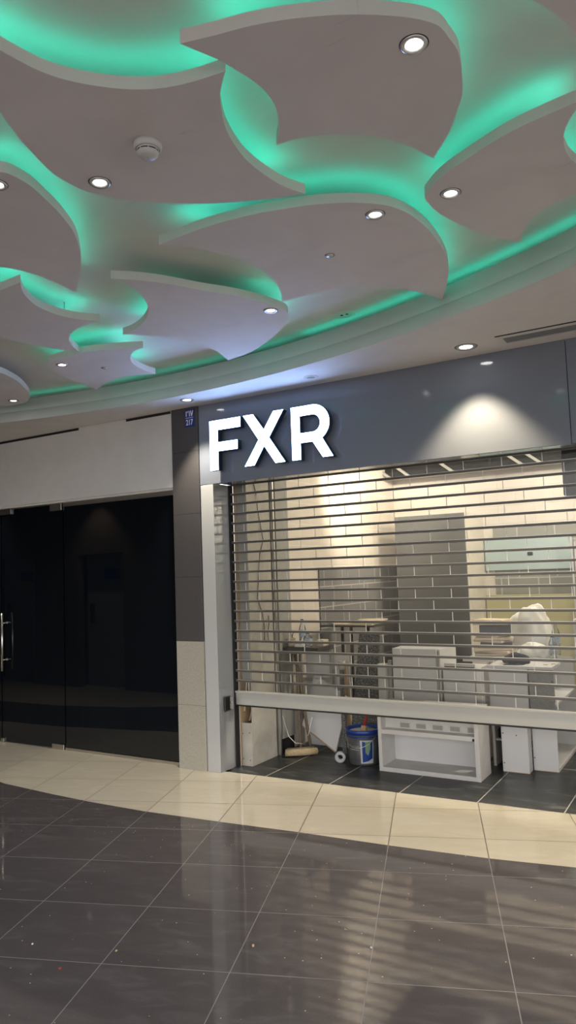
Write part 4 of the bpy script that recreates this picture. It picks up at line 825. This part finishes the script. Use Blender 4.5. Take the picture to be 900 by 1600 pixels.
for key, raw in PANELS.items():
    pts = smooth_poly(raw, 5)
    cx_ = sum(p[0] for p in pts) / len(pts); cy_ = sum(p[1] for p in pts) / len(pts)
    t = thing('ceiling_panel', LAB[key], 'ceiling panel', (cx_, cy_, ZP), 'curved suspended ceiling panels')
    area = sum(pts[i - 1][0] * pts[i][1] - pts[i][0] * pts[i - 1][1] for i in range(len(pts)))
    if area < 0: pts = pts[::-1]
    n = len(pts)
    m = MB(); P3 = [(p[0], p[1], ZP) for p in pts]
    m.prism(P3, (0, 0, TP - ZP)); part(m, 'panel_board', 'paint', t)
    # led strip: inset polyline on the top face
    ins = []
    for i in range(n if key != 'I' else 0):
        a, b, c = Vector(pts[i - 1][:2]), Vector(pts[i][:2]), Vector(pts[(i + 1) % n][:2])
        d = (c - a)
        if d.length < 1e-6: ins.append(None); continue
        d.normalize(); nn = Vector((-d.y, d.x)); q = b + nn * .045
        ok = inside(q, pts) and min((Vector(p[:2]) - q).length for p in pts) > .037
        for (xa, xb, ya, yb) in SKIP.get(key, []):
            if xa < q.x < xb and ya < q.y < yb and nn.y > 0: ok = ok and False
        ins.append((q, nn) if ok else None)
    m = MB(); any_ = False
    for i in range(len(ins)):
        p, q = ins[i], ins[(i + 1) % n]
        if p is None or q is None or (p[0] - q[0]).length > .25: continue
        z = TP + .004; m.face([(*(p[0] - p[1] * .005), z), (*(q[0] - q[1] * .005), z), (*(q[0] + q[1] * .005), z), (*(p[0] + p[1] * .005), z)]); any_ = True
    if any_: part(m, 'led_strip', 'led', t)
    # hangers
    cand = [p for p in [(cx_, cy_), (cx_ + .12, cy_ + .1), (cx_ - .12, cy_ - .1)] if inside(p, pts)] or [(pts[0][0], pts[0][1])]
    for hx, hy in cand:
        m = MB(); m.tube([(hx, hy, TP), (hx, hy, ZC)], .004, 6); part(m, 'hanger_rod', 'steel', t)
# LED along the rim of the recess
lr = thing('cove_light', 'green light strip hidden behind the rim of the ceiling recess', 'light strip', (CX, CY, 3.19))
m = MB(); a0, a1 = math.radians(5), math.radians(79)
m.ring([(CR + .055, 3.2985), (CR + .068, 3.2985)], CX, CY, 120, a0, a1); part(m, 'led_strip', 'led_cove', lr)
m = MB(); m.ring([(CR + .055, 3.2985), (CR + .068, 3.2985)], CX, CY, 60, a1 + .01, math.radians(122)); part(m, 'led_strip', 'led_cove_dim', lr)
a1 = math.radians(122)
m = MB(); m.ring([(CR + .031, 3.296), (CR + .12, 3.296), (CR + .12, 3.292), (CR + .031, 3.292)], CX, CY, 120, a0, a1); part(m, 'ledge', 'white_metal', lr)
# cables above the topmost panel
m = MB()
for k in range(3):
    x = -.735 + k * .035; m.tube([(x, 1.80 + .01 * k, ZC), (x + .01, 1.83, ZC - .05), (x + .015 + .01 * k, 1.86, TP + .005)], .004, 6)
o = m.build('supply_cable', 'black_wire'); tag(o, 'thin black cables rising above the back edge of the topmost panel', 'cable')
# crumbs on the dark floor
for x, y, s, mt, lab in ((-1.93, 2.80, .007, 'bristle', 'yellow crumb on the dark floor, largest of the crumbs'), (-2.56, 2.27, .006, 'red', 'reddish crumb low at the left on the dark floor'), (-2.45, 2.49, .005, 'bristle', 'small tan crumb near the reddish one'), (-2.84, 2.36, .005, 'white_metal', 'white crumb on the floor at far left'), (-1.46, 3.02, .005, 'white_metal', 'white crumb near the bright floor reflection')):
    m = MB(); m.box(-s, s, -s * .7, s * .7, 0, s, s * .3); o = m.build('crumb', mt); o.location = (x, y, 0); o.rotation_euler = (0, 0, x * 7); tag(o, lab, 'crumb', 'crumbs on the floor')
